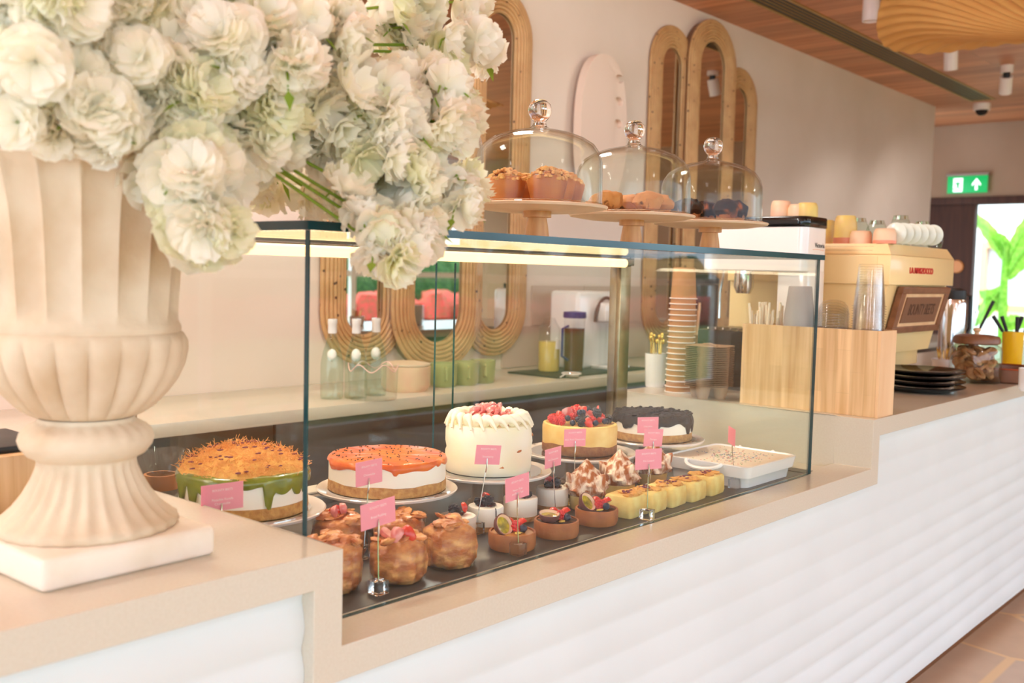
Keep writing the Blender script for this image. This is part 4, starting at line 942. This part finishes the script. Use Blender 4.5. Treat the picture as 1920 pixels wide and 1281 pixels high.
for i in range(34):
    q = MB(); x, y = rnd.uniform(-.03, .03), rnd.uniform(-.03, .03); lx, ly = rnd.uniform(-.022, .022), rnd.uniform(-.03, .03)
    q.tube([(x, y, .01), (x+lx, y+ly, rnd.uniform(.24, .285))], .0032, 7)
    o = part('paper_straw', q, STRAWC, None); o.location = (bxc, by0+.34, .0); tag(o, 'cream paper straw standing in the far end of the wooden cup box', 'straw', 'paper straws in the wooden box')
# kraft cups stacked upside down
c = onz(1265, 736, 0.0); c = Vector((c.x+.02, c.y+.0, 0))
k0 = thing('kraft_cup', 'brown kraft paper cup with white rim in the tall stack behind the case', 'cup', c, 0, 'brown kraft cups in one tall stack')
part('cup_wall', MB().lathe([(.0385, .001), (.0345, .062), (.0325, .092), (.031, .094), (0, .0925)], 44, caps=False), KRAFT, k0)
part('rim', MB().tube([(.0405*math.cos(2*PI*i/44), .0405*math.sin(2*PI*i/44), .002) for i in range(44)], .0019, 6, closed=True), PAPERW, k0)
for i in range(1, 18): dup(k0, (c.x+.0006*i, c.y, c.z+i*.0165))
# pulp carriers
c = onz(1337, 752, 0.0); c = Vector((c.x+.05, c.y+.045, 0))
pm = MB()
def tray_sec(s_, z): return [(s_*(x), s_*(y), z) for x, y in [(r_*math.cos(a), r_*math.sin(a)) for a, r_ in [(2*PI*i/48, .066*(1+.10*math.cos(4*(2*PI*i/48)))) for i in range(48)]]]
pm.add(*(lambda m: (m.v, m.f))(loft([tray_sec(.9, 0), tray_sec(1.0, .0002), tray_sec(1.0, .0013), tray_sec(.9, .0016)])))
for sx in (-1, 1):
    for sy in (-1, 1): pm.lathe([(.022, .0), (.018, -.022), (.014, -.036), (0, -.036)], 20, c=(sx*.026, sy*.026, 0), caps=False)
ti = thing('cup_carrier', 'grey brown pulp cup carrier in the stack between kraft cups and wooden box', 'cup carrier', (c.x, c.y, .0365), PI/4+.1, 'pulp cup carriers in one stack')
part('tray', pm, PULP, ti, ang=50); part('handle_bridge', MB().tube([(-.05, 0, .002), (0, 0, .006), (.05, 0, .002)], .003, 6), PULP, ti)
for i in range(1, 23): dup(ti, (c.x+rnd.uniform(-.0008, .0008), c.y+rnd.uniform(-.0008, .0008), .0365+i*.0052), PI/4+.1+rnd.uniform(-.02, .02))
# white cup with gold stirrers behind the case post
def gold_pot(lab, p, r, h, n, sl, mt, grp, gl):
    t = thing('stirrer_pot', lab, 'pot', p); part('pot', MB().lathe([(0, 0), (r*.86, 0), (r*.9, .004), (r, h), (r-.003, h), (r*.86, .006), (0, .006)], 40, caps=False), mt, t)
    for i in range(n):
        a = rnd.random()*6.28; q = rnd.random()*r*.5; q2 = r*.62
        x0, y0 = q*math.cos(a), q*math.sin(a); x1, y1 = q2*math.cos(a+.3), q2*math.sin(a+.3); zt = h+rnd.uniform(.6, 1)*sl
        m = MB().tube([(x0, y0, .008), (x1, y1, zt)], .0013, 6)
        if sl > .05: m.blob((x1, y1, zt), (.006, .006, .009), 0, 1, 8)
        else: m.blob((x1, y1, zt), (.002, .002, .003), 0, 1, 6)
        o = part('gold_spoon' if sl > .05 else 'gold_stirrer', m, GOLD, None); o.location = p; tag(o, gl, 'spoon' if sl > .05 else 'stirrer', grp)
p = onz(1206, 724, 0); gold_pot('white glazed cup of gold spoons behind the brass case post', Vector((p.x+.02, p.y-.03, .0)), .034, .105, 12, .06, WHITEG, 'gold spoons in the white cup', 'gold spoon standing in the white cup behind the case')
p = onz(1776, 690, 0); p = Vector((3.23, .33, 0)); gold_pot('small white bowl of gold stirrers beyond the black plates', p, .046, .055, 18, .045, WHITEG, 'gold stirrers in the small bowl', 'gold stirrer standing in the small white bowl by the glass jar')

# ------------------------------------------------------------------ cream espresso machine
mx0, mx1, my0, my1 = 2.225, 2.80, .176, .72
t = thing('espresso_machine', 'cream espresso machine with red lettering and wood framed plaque on its back', 'coffee machine', (mx0, my0, 0)); W_, D_ = mx1-mx0, my1-my0
part('upper_body', MB().box((0, 0, .338), (W_, D_, .428), .002), CREAMM, t)
ub = loft([[(0, 0, .4285), (W_, 0, .4285), (W_, D_, .4285), (0, D_, .4285)], [(.004, .002, .431), (W_-.004, .002, .431), (W_-.004, D_-.004, .431), (.004, D_-.004, .431)], [(.02, .02, .462), (W_-.02, .02, .462), (W_-.02, D_-.02, .462), (.02, D_-.02, .462)]])
part('cup_rail', ub, CREAMM, t, ang=20)
for z, y0 in ((.440, .06), (.452, .06)): part('vent_slot', MB().box((.0085+(z-.431)*.52-.004, y0, z-.0016), (.012+(z-.431)*.52, y0+.24, z+.0016)), BLACK, t)
for x0, x1, z in ((.09, .16, .440), (.12, .18, .452), (.27, .33, .452), (.31, .38, .440)): part('vent_slot', MB().box((x0, .0055+(z-.431)*.58-.002, z-.0014), (x1, .0075+(z-.431)*.58, z+.0014)), BLACK, t)
part('side_door', MB().box((-.0015, .04, .345), (0, D_-.02, .424)), CREAMM, t)
lo_ = MB(); lo_.prism([(.012, .3375), (.046, .19), (.062, .12), (.13, .12), (D_, .10), (D_, .3375)], .02, W_-.03, 'x'); part('lower_body', lo_, CREAMM, t, ang=20)
# plaque on the sloping back
a0 = Vector((0, .010, .330)); a1 = Vector((0, .043, .196)); sl = (a1-a0); ang = math.atan2(sl.y, -sl.z)
M = Matrix.Translation((.305, (a0.y+a1.y)/2-.010, (a0.z+a1.z)/2-.002)) @ Matrix.Rotation(ang, 4, 'X')
pw, ph = .215, .074
fm = MB()
for lo, hi in (((-pw, -.012, ph-.020), (pw, .008, ph)), ((-pw, -.012, -ph), (pw, .008, -ph+.020)), ((-pw, -.012, -ph+.02), (-pw+.034, .008, ph-.02)), ((pw-.034, -.012, -ph+.02), (pw, .008, ph-.02))): fm.box(lo, hi, .0015, M=M)
part('plaque_frame', fm, WALNUT, t, ang=20)
part('plaque_inner_frame', MB().box((-pw+.034, -.006, -ph+.02), (pw-.034, .006, ph-.02), M=M), PINE, t, ang=0)
pq_ = part('plaque', MB().box((-pw+.058, -.009, -ph+.032), (pw-.058, .004, ph-.032), M=M), mat('brown_plaque', (124, 84, 58), .5), t, ang=0)
o = link('lettering', text_mesh('lettering', 'BOUNTY BEETS', .052, mat('dark_engraving', (74, 44, 26), .6), .0003, xs=.64), pq_); o.matrix_local = M @ Matrix.Translation((0, -.0094, 0)) @ Matrix.Rotation(PI/2, 4, 'X')
o = link('red_lettering', text_mesh('lettering', 'LA MARZOCCO', .026, REDP, .0012, xs=1.12, bold=.0006), t, (.262, -.0012, .383), (PI/2, 0, 0))
part('drip_tray', MB().box((.0, .10, .065), (W_-.02, D_-.04, .119), .004), CREAMM, t)
for x in (.06, W_-.1):
    for y in (.16, D_-.12): part('leg', MB().lathe([(.03, 0), (.024, .066)], 20, c=(x, y, 0)), CREAMM, t)
ZM = .4625
def mug(name, lab, x, y, z, r, h, mt, band=None, handle=False, taper=.86, grp='cups upside down on the cream machine'):
    t = thing(name, lab, 'cup', (x, y, z), rnd.random()*6, grp)
    part('cup_body', MB().lathe([(r, 0), (r*1.005, h*.2), (r*.98, h*.7), (r*taper, h*.95), (r*taper*.9, h), (0, h)], 36, caps=False), mt, t)
    if band: part('coloured_band', MB().lathe([(r*1.004, 0), (r*1.012, h*.02), (r*1.012, h*.2), (r*1.004, h*.215)], 36, caps=False), band, t)
    if handle: part('handle', MB().tube([(r*.9, 0, h*.75), (r*1.35, 0, h*.7), (r*1.45, 0, h*.45), (r*1.3, 0, h*.22), (r*.92, 0, h*.2)], .0035, 8), mt, t)
def on_mach(px, x): return onx(px, 470, x)
p = on_mach(1581, 2.28); mug('glazed_tumbler', 'tall yellow green tumbler with red band at the left on the cream machine', 2.29, p.y, ZM, .035, .088, TERRAY, mat('rust_band', (200, 124, 92), .4))
p = on_mach(1614, 2.29); mug('glazed_cup', 'small peach cup upside down right of the yellow tumbler', 2.285, p.y, ZM, .034, .04, TERRAP)
p = on_mach(1658, 2.29); mug('glazed_cup', 'small peach cup with coral band at the near corner of the cream machine', 2.275, p.y-.005, ZM, .034, .046, TERRAP, mat('coral_band', (240, 150, 120), .4))
p = on_mach(1552, 2.3); mug('glazed_tumbler', 'brownish yellow tumbler half hidden behind the tall yellow one', 2.34, p.y+.03, ZM, .033, .078, TERRAY)
for i, (px, x) in enumerate(((1608, 2.42), (1642, 2.46), (1686, 2.44), (1727, 2.55), (1752, 2.66))):
    p = onx(px, 470, x); tt = thing('glass_tumbler', ['clear tumbler behind the peach cup on the cream machine', 'clear tumbler at the middle of the cream machine', 'tallest clear tumbler behind the mint saucers', 'clear tumbler right of the mint saucers', 'small clear tumbler at the right end of the cream machine'][i], 'glass', (x, p.y, ZM), 0, 'clear tumblers on the cream machine')
    h = [.088, .082, .095, .082, .06][i]; r = [.036, .037, .037, .034, .026][i]
    part('glass_wall', MB().lathe([(r*.84, 0), (r, h*.35), (r*.96, h*.55), (r*.62, h*.93), (r*.58, h), (0, h)], 32, caps=False), BOTG, tt); part('thick_base', MB().lathe([(0, h-.012), (r*.6, h-.012), (r*.56, h-.001), (0, h-.001)], 28), SOLIDG, tt)
p = onx(1694, 470, 2.36)
for i in range(6):
    tt = thing('mint_saucer', 'pale mint saucer standing on edge in the row on the cream machine', 'saucer', (2.31+i*.03, p.y+.01-i*.012, ZM+.001), 0, 'mint saucers standing in a row')
    part('saucer', MB().lathe([(0, 0), (.02, .0), (.05, .006), (.052, .008), (.02, .003), (0, .003)], 36, caps=False, M=Matrix.Translation((0, 0, .033)) @ Matrix.Rotation(PI/2, 4, 'Y') @ Matrix.Scale(.63, 4)), MINT, tt)

# ------------------------------------------------------------------ white machine behind the case
wx0, wx1, wy0, wy1 = 2.0, 2.16, .345, .69
t = thing('white_coffee_machine', 'white coffee machine with black glass top behind the right end of the case', 'coffee machine', (wx0, wy0, 0)); W_, D_ = wx1-wx0, wy1-wy0
def rsec(e, z): return [(x+W_/2, y+D_/2, z) for x, y, z in dish_sec(W_/2+e, D_/2+e, z, 8, .026+e)]
part('head', loft([rsec(-.003, .37), rsec(0, .373), rsec(0, .502), rsec(-.002, .503)]), WHITEG, t, ang=30)
part('black_top_tray', loft([rsec(.002, .5033), rsec(.003, .505), rsec(.003, .530), rsec(.0, .534)]), BLACKG, t)
part('column', MB().box((.03, .0, .1), (W_-.01, .10, .38), .01), WHITEG, t)
part('group_head', MB().lathe([(.022, .30), (.03, .32), (.03, .372)], 28, c=(.05, .22, 0)), CHROME, t)
part('steam_wand', MB().tube([(.03, .28, .37), (.02, .285, .3), (.02, .285, .22)], .005, 8), CHROME, t)
part('drip_tray', MB().box((-.01, .0, .0), (W_, D_, .185), .008), BLACKG, t)
gr = MB()
for i in range(12): gr.box((-.005, .02+i*.026, .186), (W_-.01, .025+i*.026, .192))
part('drip_grid', gr, CHROME, t, ang=0)
o = link('script_lettering', text_mesh('lettering', 'Victoria', .021, BLACK, .0003, xs=1), t, (W_*.62, -.0008, .45), (PI/2, 0, 0)); o.data.transform(Matrix.Shear('XY', 4, (.3, 0)) if False else Matrix())
part('logo_swash', MB().tube([(.055, -.0003, .437), (.085, -.0003, .439), (.13, -.0003, .436)], .0008, 5), TERRACOTTA, t)
for i, (px, hh, mt, lab) in enumerate(((1461, .05, TERRAP, 'peach cup with pale rim on the white machine, leftmost'), (1494, .038, TERRAP, 'low peach cup on the white machine, second from left'), (1537, .042, TERRAY, 'yellow rimmed cup at the right end on the white machine'))):
    p = onx(px, 405, 2.06); mug('glazed_cup', lab, 2.07, max(wy0+.03, p.y), .5345, .031, hh, mt, grp='cups upside down on the white machine')

# ------------------------------------------------------------------ things right of the machines
c = Vector((2.50, .165, 0)); 
for i in range(4):
    tt = thing('black_plate', ['bottom black plate of the stack beside the wooden box', 'second black plate from the bottom of the stack', 'third black plate from the bottom of the stack', 'topmost black plate of the stack'][i], 'plate', (c.x, c.y, .002+i*.017), 0, 'black plates in a stack')
    part('plate_body', MB().lathe([(0, 0), (.09, 0), (.10, .003), (.134-.001*i, .014), (.136-.001*i, .018), (.132, .019), (.098, .008), (0, .006)], 80, caps=False), BLACKG, tt)
tt = thing('cookie_jar', 'large clear glass jar of cookies with a wooden knobbed lid', 'jar', (2.955, .135, 0)); r = .085
part('glass_body', MB().lathe([(0, .001), (r-.006, .001), (r, .008), (r, .115), (r-.006, .128), (r-.018, .134), (r-.018, .14)], 56, caps=False), BOTG, tt, ang=60)
part('lid', MB().lathe([(0, .136), (.070, .136), (.078, .140), (.078, .155), (.072, .164), (.05, .169), (0, .170)], 56), WALNUT, tt)
part('knob', MB().lathe([(.008, .169), (.008, .178), (.013, .183), (.013, .190), (.006, .193), (0, .193)], 24), PINE, tt)
for i in range(64):
    a = rnd.random()*6.28; q = math.sqrt(rnd.random())*.062; z = .016+.088*(i/64)
    o = part('cookie', MB().lathe([(0, 0), (.019, 0), (.023, .004), (.02, .010), (0, .013)], 18), COOKIE, None); o.location = (2.955+q*math.cos(a), .135+q*math.sin(a), z+.012)
    o.rotation_euler = (rnd.uniform(-1.4, 1.4), rnd.uniform(-1.4, 1.4), rnd.random()*3); tag(o, 'round brown cookie inside the large glass jar', 'cookie', 'cookies in the glass jar')
def cyl_at(px, py, d): return at(px, py, d)
p = at(1784, 640, 4.1); tt = thing('thermos_jug', 'brushed steel thermos jug with black top behind the cream machine', 'jug', (p.x, p.y, 0)); h = at(1784, 540, 4.1).z
part('steel_body', MB().lathe([(.05, 0), (.052, .01), (.052, h*.8), (.046, h*.86)], 40), CHROME, tt); part('black_top', MB().lathe([(.047, h*.86), (.048, h*.9), (.046, h*.97), (.03, h), (0, h)], 36), BLACK, tt)
part('handle', MB().tube([(.045, -.02, h*.92), (.085, -.04, h*.9), (.09, -.04, h*.5), (.052, -.02, h*.35)], .008, 10), BLACKG, tt)
p = at(1802, 655, 4.2)
for i in range(10):
    tt = part('white_plate', MB().lathe([(0, 0), (.05, 0), (.068, .008), (.07, .0095), (.066, .010), (.048, .003), (0, .003)], 48), MINT, None); tt.location = (p.x, p.y, .0015+i*.0125)
    tag(tt, 'small pale rimmed plate in the tall stack behind the cookie jar', 'plate', 'small pale plates in a stack')
p = at(1898, 655, 4.15); tt = thing('yellow_pot', 'bright yellow pot holding black handled cutlery at the right edge', 'pot', (p.x, p.y, 0)); h = at(1898, 622, 4.15).z
part('pot', MB().lathe([(0, 0), (.034, 0), (.038, .01), (.041, h), (.037, h), (.033, .01), (0, .01)], 40, caps=False), YELPOT, tt)
for i, (dx, dy, tx, ty) in enumerate(((-.01, .01, -.03, .06), (0, .01, -.01, .035), (.01, -.01, .0, .0), (.015, -.02, .02, -.04), (.01, .0, .03, -.02))):
    o = part('black_knife', MB().tube([(dx, dy, .012), (dx+tx*.4, dy+ty*.4, h+.0)], .0025, 6).tube([(dx+tx*.4, dy+ty*.4, h), (dx+tx, dy+ty, h+.062)], [.0065, .008], 10), BLACK, None); o.location = (p.x, p.y, 0); tag(o, 'black handled knife standing in the yellow pot', 'knife', 'black handled knives in the yellow pot')
p = at(1895, 690, 3.6); tt = thing('copper_tray', 'reddish brown round tray with raised rim at the right edge behind the jar', 'tray', (p.x+.05, p.y+.02, 0))
part('tray', MB().lathe([(0, 0), (.12, 0), (.128, .004), (.132, .05), (.129, .05), (.122, .006), (0, .006)], 56, caps=False), WALNUT, tt); part('rim_band', MB().tube([(.1305*math.cos(2*PI*i/48), .1305*math.sin(2*PI*i/48), .05) for i in range(48)], .003, 6, closed=True), mat('copper', (190, 110, 80), .3, 1), tt)
p = at(1818, 600, 4.9); tt = thing('utensil_glass', 'clear glass of spoons with one long black spatula, in front of the bright doorway', 'glass', (p.x, p.y, 0)); h = max(.05, at(1818, 596, 4.9).z)
part('glass_wall', MB().lathe([(0, .001), (.034, .001), (.038, h)], 32, caps=False), BOTG, tt)
o = part('black_spatula', MB().tube([(0, 0, .01), (.05, -.09, h+.085)], [.005, .009], 8), BLACK, None); o.location = (p.x, p.y, 0); tag(o, 'long black spatula leaning out of the utensil glass', 'spatula')
for i in range(3): o = part('steel_spoon', MB().tube([(0, 0, .01), (-.01+.012*i, .02-.02*i, h+.02)], .002, 6).blob((-.01+.012*i, .02-.02*i, h+.03), (.008, .004, .012), 0, 1, 8), CHROME, None); o.location = (p.x, p.y, 0); tag(o, 'steel spoon standing in the utensil glass by the doorway', 'spoon', 'steel spoons in the utensil glass')
p = at(1919, 668, 3.3); tt = thing('white_mug', 'white mug cut off by the right edge of the picture', 'cup', (p.x+.025, p.y-.02, 0)); part('mug_body', MB().lathe([(0, 0), (.03, 0), (.036, .01), (.038, .075), (.035, .075), (.03, .008), (0, .008)], 36, caps=False), CERAM, tt)
part('handle', MB().tube([(-.036, 0, .06), (-.058, 0, .055), (-.056, 0, .025), (-.034, 0, .018)], .004, 8), CERAM, tt)
# left rear wood box on the counter
tt = thing('oak_caddy', 'striped oak caddy with black liner behind the urn plinth', 'storage box', (-.62, .44, 0))
part('body', MB().box((0, 0, 0), (.49, .2, .082), .002), OAKV, tt); part('black_liner', MB().box((.02, .02, .0822), (.47, .18, .092), .003), BLACK, tt)

# ------------------------------------------------------------------ back counter things
def bottle(lab, x, y):
    t = thing('glass_bottle', lab, 'bottle', (x, y, ZB), rnd.uniform(-.3, .3), 'clear water bottles on the back counter'); H = .27
    part('glass_body', MB().lathe([(0, .001), (.036, .001), (.038, .01), (.038, .12), (.03, .16), (.017, .20), (.0135, .225), (.0135, H-.02)], 36, caps=False), BOTG, t, ang=60)
    part('cap', MB().lathe([(.0145, H-.05), (.0155, H-.045), (.0145, H-.02), (.016, H-.018), (.016, H-.002), (0, H)], 28), WHITEG, t)
    lb = MB(); 
    lb.lathe([(.0352, .135), (.0322, .155), (.0275, .172)], 24, caps=False); me_ = lb
    part('label', MB().blob((-.0150, -.0150, .148), (.0165, .0165, .022), 0, 1, 18), PAPERW, t)
bottle('clear bottle with white cap, leftmost of three, seen through the case glass', 1.345, 1.70)
bottle('clear bottle with white cap, middle of three on the back counter', 1.415, 1.66)
bottle('clear bottle with white cap, rightmost of three beside the mirror frame', 1.52, 1.68)
tt = thing('scalloped_tub', 'clear tub with wavy pink edge in front of the three bottles', 'tub', (1.44, 1.60, ZB))
part('tub_wall', MB().lathe([(0, .001), (.075, .001), (.08, .005), (.083, .095), (.083, .11)], 96, lambda r, z, a, k: (r, z+(.012*math.sin(a*6) if k == 4 else 0)), caps=False), THING, tt)
part('wavy_rim', MB().tube([(.083*math.cos(2*PI*i/96), .083*math.sin(2*PI*i/96), .11+.012*math.sin(2*PI*i/96*6)) for i in range(96)], .0018, 6, closed=True), mat('pink_rim', (236, 190, 180), .4), tt)
tt = thing('pink_pot', 'wide pale pink pot right of the bottles on the back counter', 'pot', (1.70, 1.72, ZB)); part('pot', MB().lathe([(0, 0), (.075, 0), (.088, .02), (.09, .09), (.085, .092), (.082, .02), (0, .01)], 48, caps=False), TERRAP, tt); part('lid', MB().lathe([(.088, .094), (.088, .1), (.05, .106), (0, .108)], 40), PLATEW, tt)
for i, (px, py) in enumerate(((835, 728), (877, 724), (908, 720))):
    p = onz(px, py, ZB); p.y = max(p.y, 1.60); tt = thing('olive_mug', ['olive green mug nearest the sliding door gap', 'olive green mug, middle of three on the back counter', 'olive green mug, rightmost of three on the back counter'][i], 'cup', (p.x+.03, p.y+.04, ZB), -2.2, 'olive green mugs on the back counter')
    part('mug_body', MB().lathe([(0, 0), (.042, 0), (.05, .012), (.052, .09), (.048, .09), (.044, .012), (0, .01)], 40, caps=False), GREENBAR, tt); part('handle', MB().tube([(.05, 0, .075), (.075, 0, .07), (.075, 0, .035), (.05, 0, .028)], .005, 8), GREENBAR, tt)
p = onz(1035, 700, ZB); tt = thing('juice_bottle', 'clear bottle of yellow juice on the black mat by the tea pitcher', 'bottle', (p.x, p.y+.02, ZB+.008))
part('juice', MB().lathe([(0, .002), (.044, .002), (.046, .01), (.046, .13), (0, .131)], 36), JUICE, tt); part('bottle_wall', MB().lathe([(.047, 0), (.047, .19), (.03, .215), (.022, .235)], 36, caps=False), THING, tt); part('label', MB().box((-.012, -.049, .10), (.012, -.046, .14)), PAPERW, tt)
tt = thing('tea_pitcher', 'tall pitcher of brown tea with a blue lid on the back counter', 'pitcher', (p.x+.10, p.y-.04, ZB+.008))
part('tea', MB().lathe([(0, .002), (.042, .002), (.045, .19), (0, .191)], 36), mat('brown_tea_drink', (96, 50, 26), .15), tt); part('pitcher_wall', MB().lathe([(.044, 0), (.047, .20), (.047, .235)], 36, caps=False), THING, tt); part('blue_lid', MB().lathe([(.05, .235), (.052, .24), (.05, .262), (0, .266)], 36), BLUELID, tt); part('handle', MB().tube([(-.045, 0, .2), (-.085, 0, .19), (-.085, 0, .07), (-.044, 0, .05)], .006, 8), BLUELID, tt)
tt = thing('wire_strainer', 'small white wire strainer lying at the counter edge', 'strainer', (p.x-.09, 1.62, ZB)); part('hoop', MB().tube([(.04*math.cos(2*PI*i/24), .04*math.sin(2*PI*i/24), .02) for i in range(24)], .003, 6, closed=True), PAPERW, tt); part('mesh_bowl', MB().lathe([(.038, .02), (.028, .006), (0, .002)], 24, caps=False), CHROME, tt); part('handle', MB().tube([(-.04, 0, .02), (-.1, -.02, .012)], .003, 6), PAPERW, tt)
mtp = part('counter_mat', MB().box((-.28, -.13, 0), (.42, .15, .007), .003), BLACK, None); mtp.location = (p.x+.12, p.y-.03, ZB); tag(mtp, 'thin black mat under the juice bottle and tea pitcher', 'mat')
p = onz(1135, 697, ZB); tt = thing('water_dispenser', 'white drinks dispenser with a clear tank on the back counter, left of the brass post', 'dispenser', (p.x+.06, 1.86, ZB))
part('body', MB().box((-.13, -.05, 0), (.16, .12, .36), .02, seg=3), WHITEG, tt); part('spout_head', MB().box((.0, -.11, .22), (.12, -.05, .31), .012), WHITEG, tt); part('arch', MB().tube([(.06+.085*math.cos(PI*i/14), -.07, .22+.11*math.sin(PI*i/14)) for i in range(15)], .008, 8), GREYM, tt)
part('clear_tank', MB().lathe([(0, 0), (.045, 0), (.045, .19)], 32, c=(.06, -.09, .02), caps=False), THING, tt); part('base_tray', MB().box((-.02, -.15, 0), (.15, -.05, .018), .004), WHITEG, tt)
p = ony(1314, 610, 1.78); tt = thing('dark_canister', 'tall dark canister on the back counter seen between kraft cups and white machine', 'canister', (p.x, 1.78, ZB))
part('body', MB().lathe([(.08, 0), (.086, .01), (.086, .40)], 44), mat('dark_brown_gloss', (58, 44, 42), .25), tt); part('slanted_lid', MB().lathe([(.088, .402), (.088, .43), (.06, .45), (0, .455)], 44), BLACK, tt)
p = ony(1306, 650, 1.66); tt = thing('tong_pot', 'pot of wooden sticks with green leaves beside the dark canister', 'pot', (p.x-.02, 1.66, ZB)); part('pot', MB().lathe([(0, 0), (.05, 0), (.056, .15), (.052, .15), (.046, .01), (0, .01)], 36, caps=False), WALNUT, tt)
for i in range(5): o = part('wooden_stick', MB().tube([(0, 0, .01), (rnd.uniform(-.04, .05), rnd.uniform(-.03, .03), .26+rnd.uniform(0, .05))], .006, 8), PINE, None); o.location = tt.location; tag(o, 'pale wooden stick standing in the pot beside the dark canister', 'stick', 'wooden sticks in the brown pot')
# banana plant outside the door
p = onx(1882, 620, 12.2); tt = thing('banana_plant', 'tall banana plant with broad light green leaves outside the bright doorway', 'plant', (12.2, p.y, FL-.02))
part('trunk', MB().tube([(0, 0, 0), (-.02, .02, 1.0), (0, .03, 1.75)], [.055, .05, .03], 14), BANANA, tt, ang=60)
def bleaf(base_, tip, wd, droop=.2, n=10):
    m = MB(); B_, T_ = Vector(base_), Vector(tip); d = (T_-B_); sd = d.cross(Vector((1, 0, .1))).normalized(); vs = []; 
    for i in range(n+1):
        q = i/n; c_ = B_+d*q+Vector((0, 0, -droop*q*q)); w_ = wd*math.sin(PI*min(1, .06+q*.94)) ** .7*(1 if i % 2 else .86); vs += [c_-sd*w_+Vector((.04, 0, 0)), c_, c_+sd*w_+Vector((.04, 0, 0))]
    m.add(vs, [(i*3+j, i*3+j+1, i*3+j+4, i*3+j+3) for i in range(n) for j in (0, 1)]); m.tube([B_+d*(i/6)+Vector((-.012, 0, -droop*(i/6)**2)) for i in range(7)], .012, 6)
    part('leaf', m, BANANA, tt, ang=80)
for (bx_, bz), (tx, tz), w_ in (((.02, 1.5), (.42, 2.3), .09), ((.02, 1.2), (.30, .92), .11), ((.0, 1.55), (.12, 2.05), .07), ((0, 1.5), (-.35, 2.35), .11), ((0, 1.3), (-.28, 1.9), .12), ((0, .9), (.28, 1.35), .12), ((.0, .7), (-.3, 1.0), .12)):
    bleaf((0, bx_, bz), (-.1, tx, tz), w_)
m = MB()
for i in range(14): m.blob((12.0+rnd.uniform(-.3, .3), 1.9+i*.1, FL+.1), (.2, .2, .22), .5, 40, 10)
o = part('low_shrub', m, LEAF, None); tag(o, 'low bright green shrubs under the banana plant', 'shrub'); o['kind'] = 'stuff'
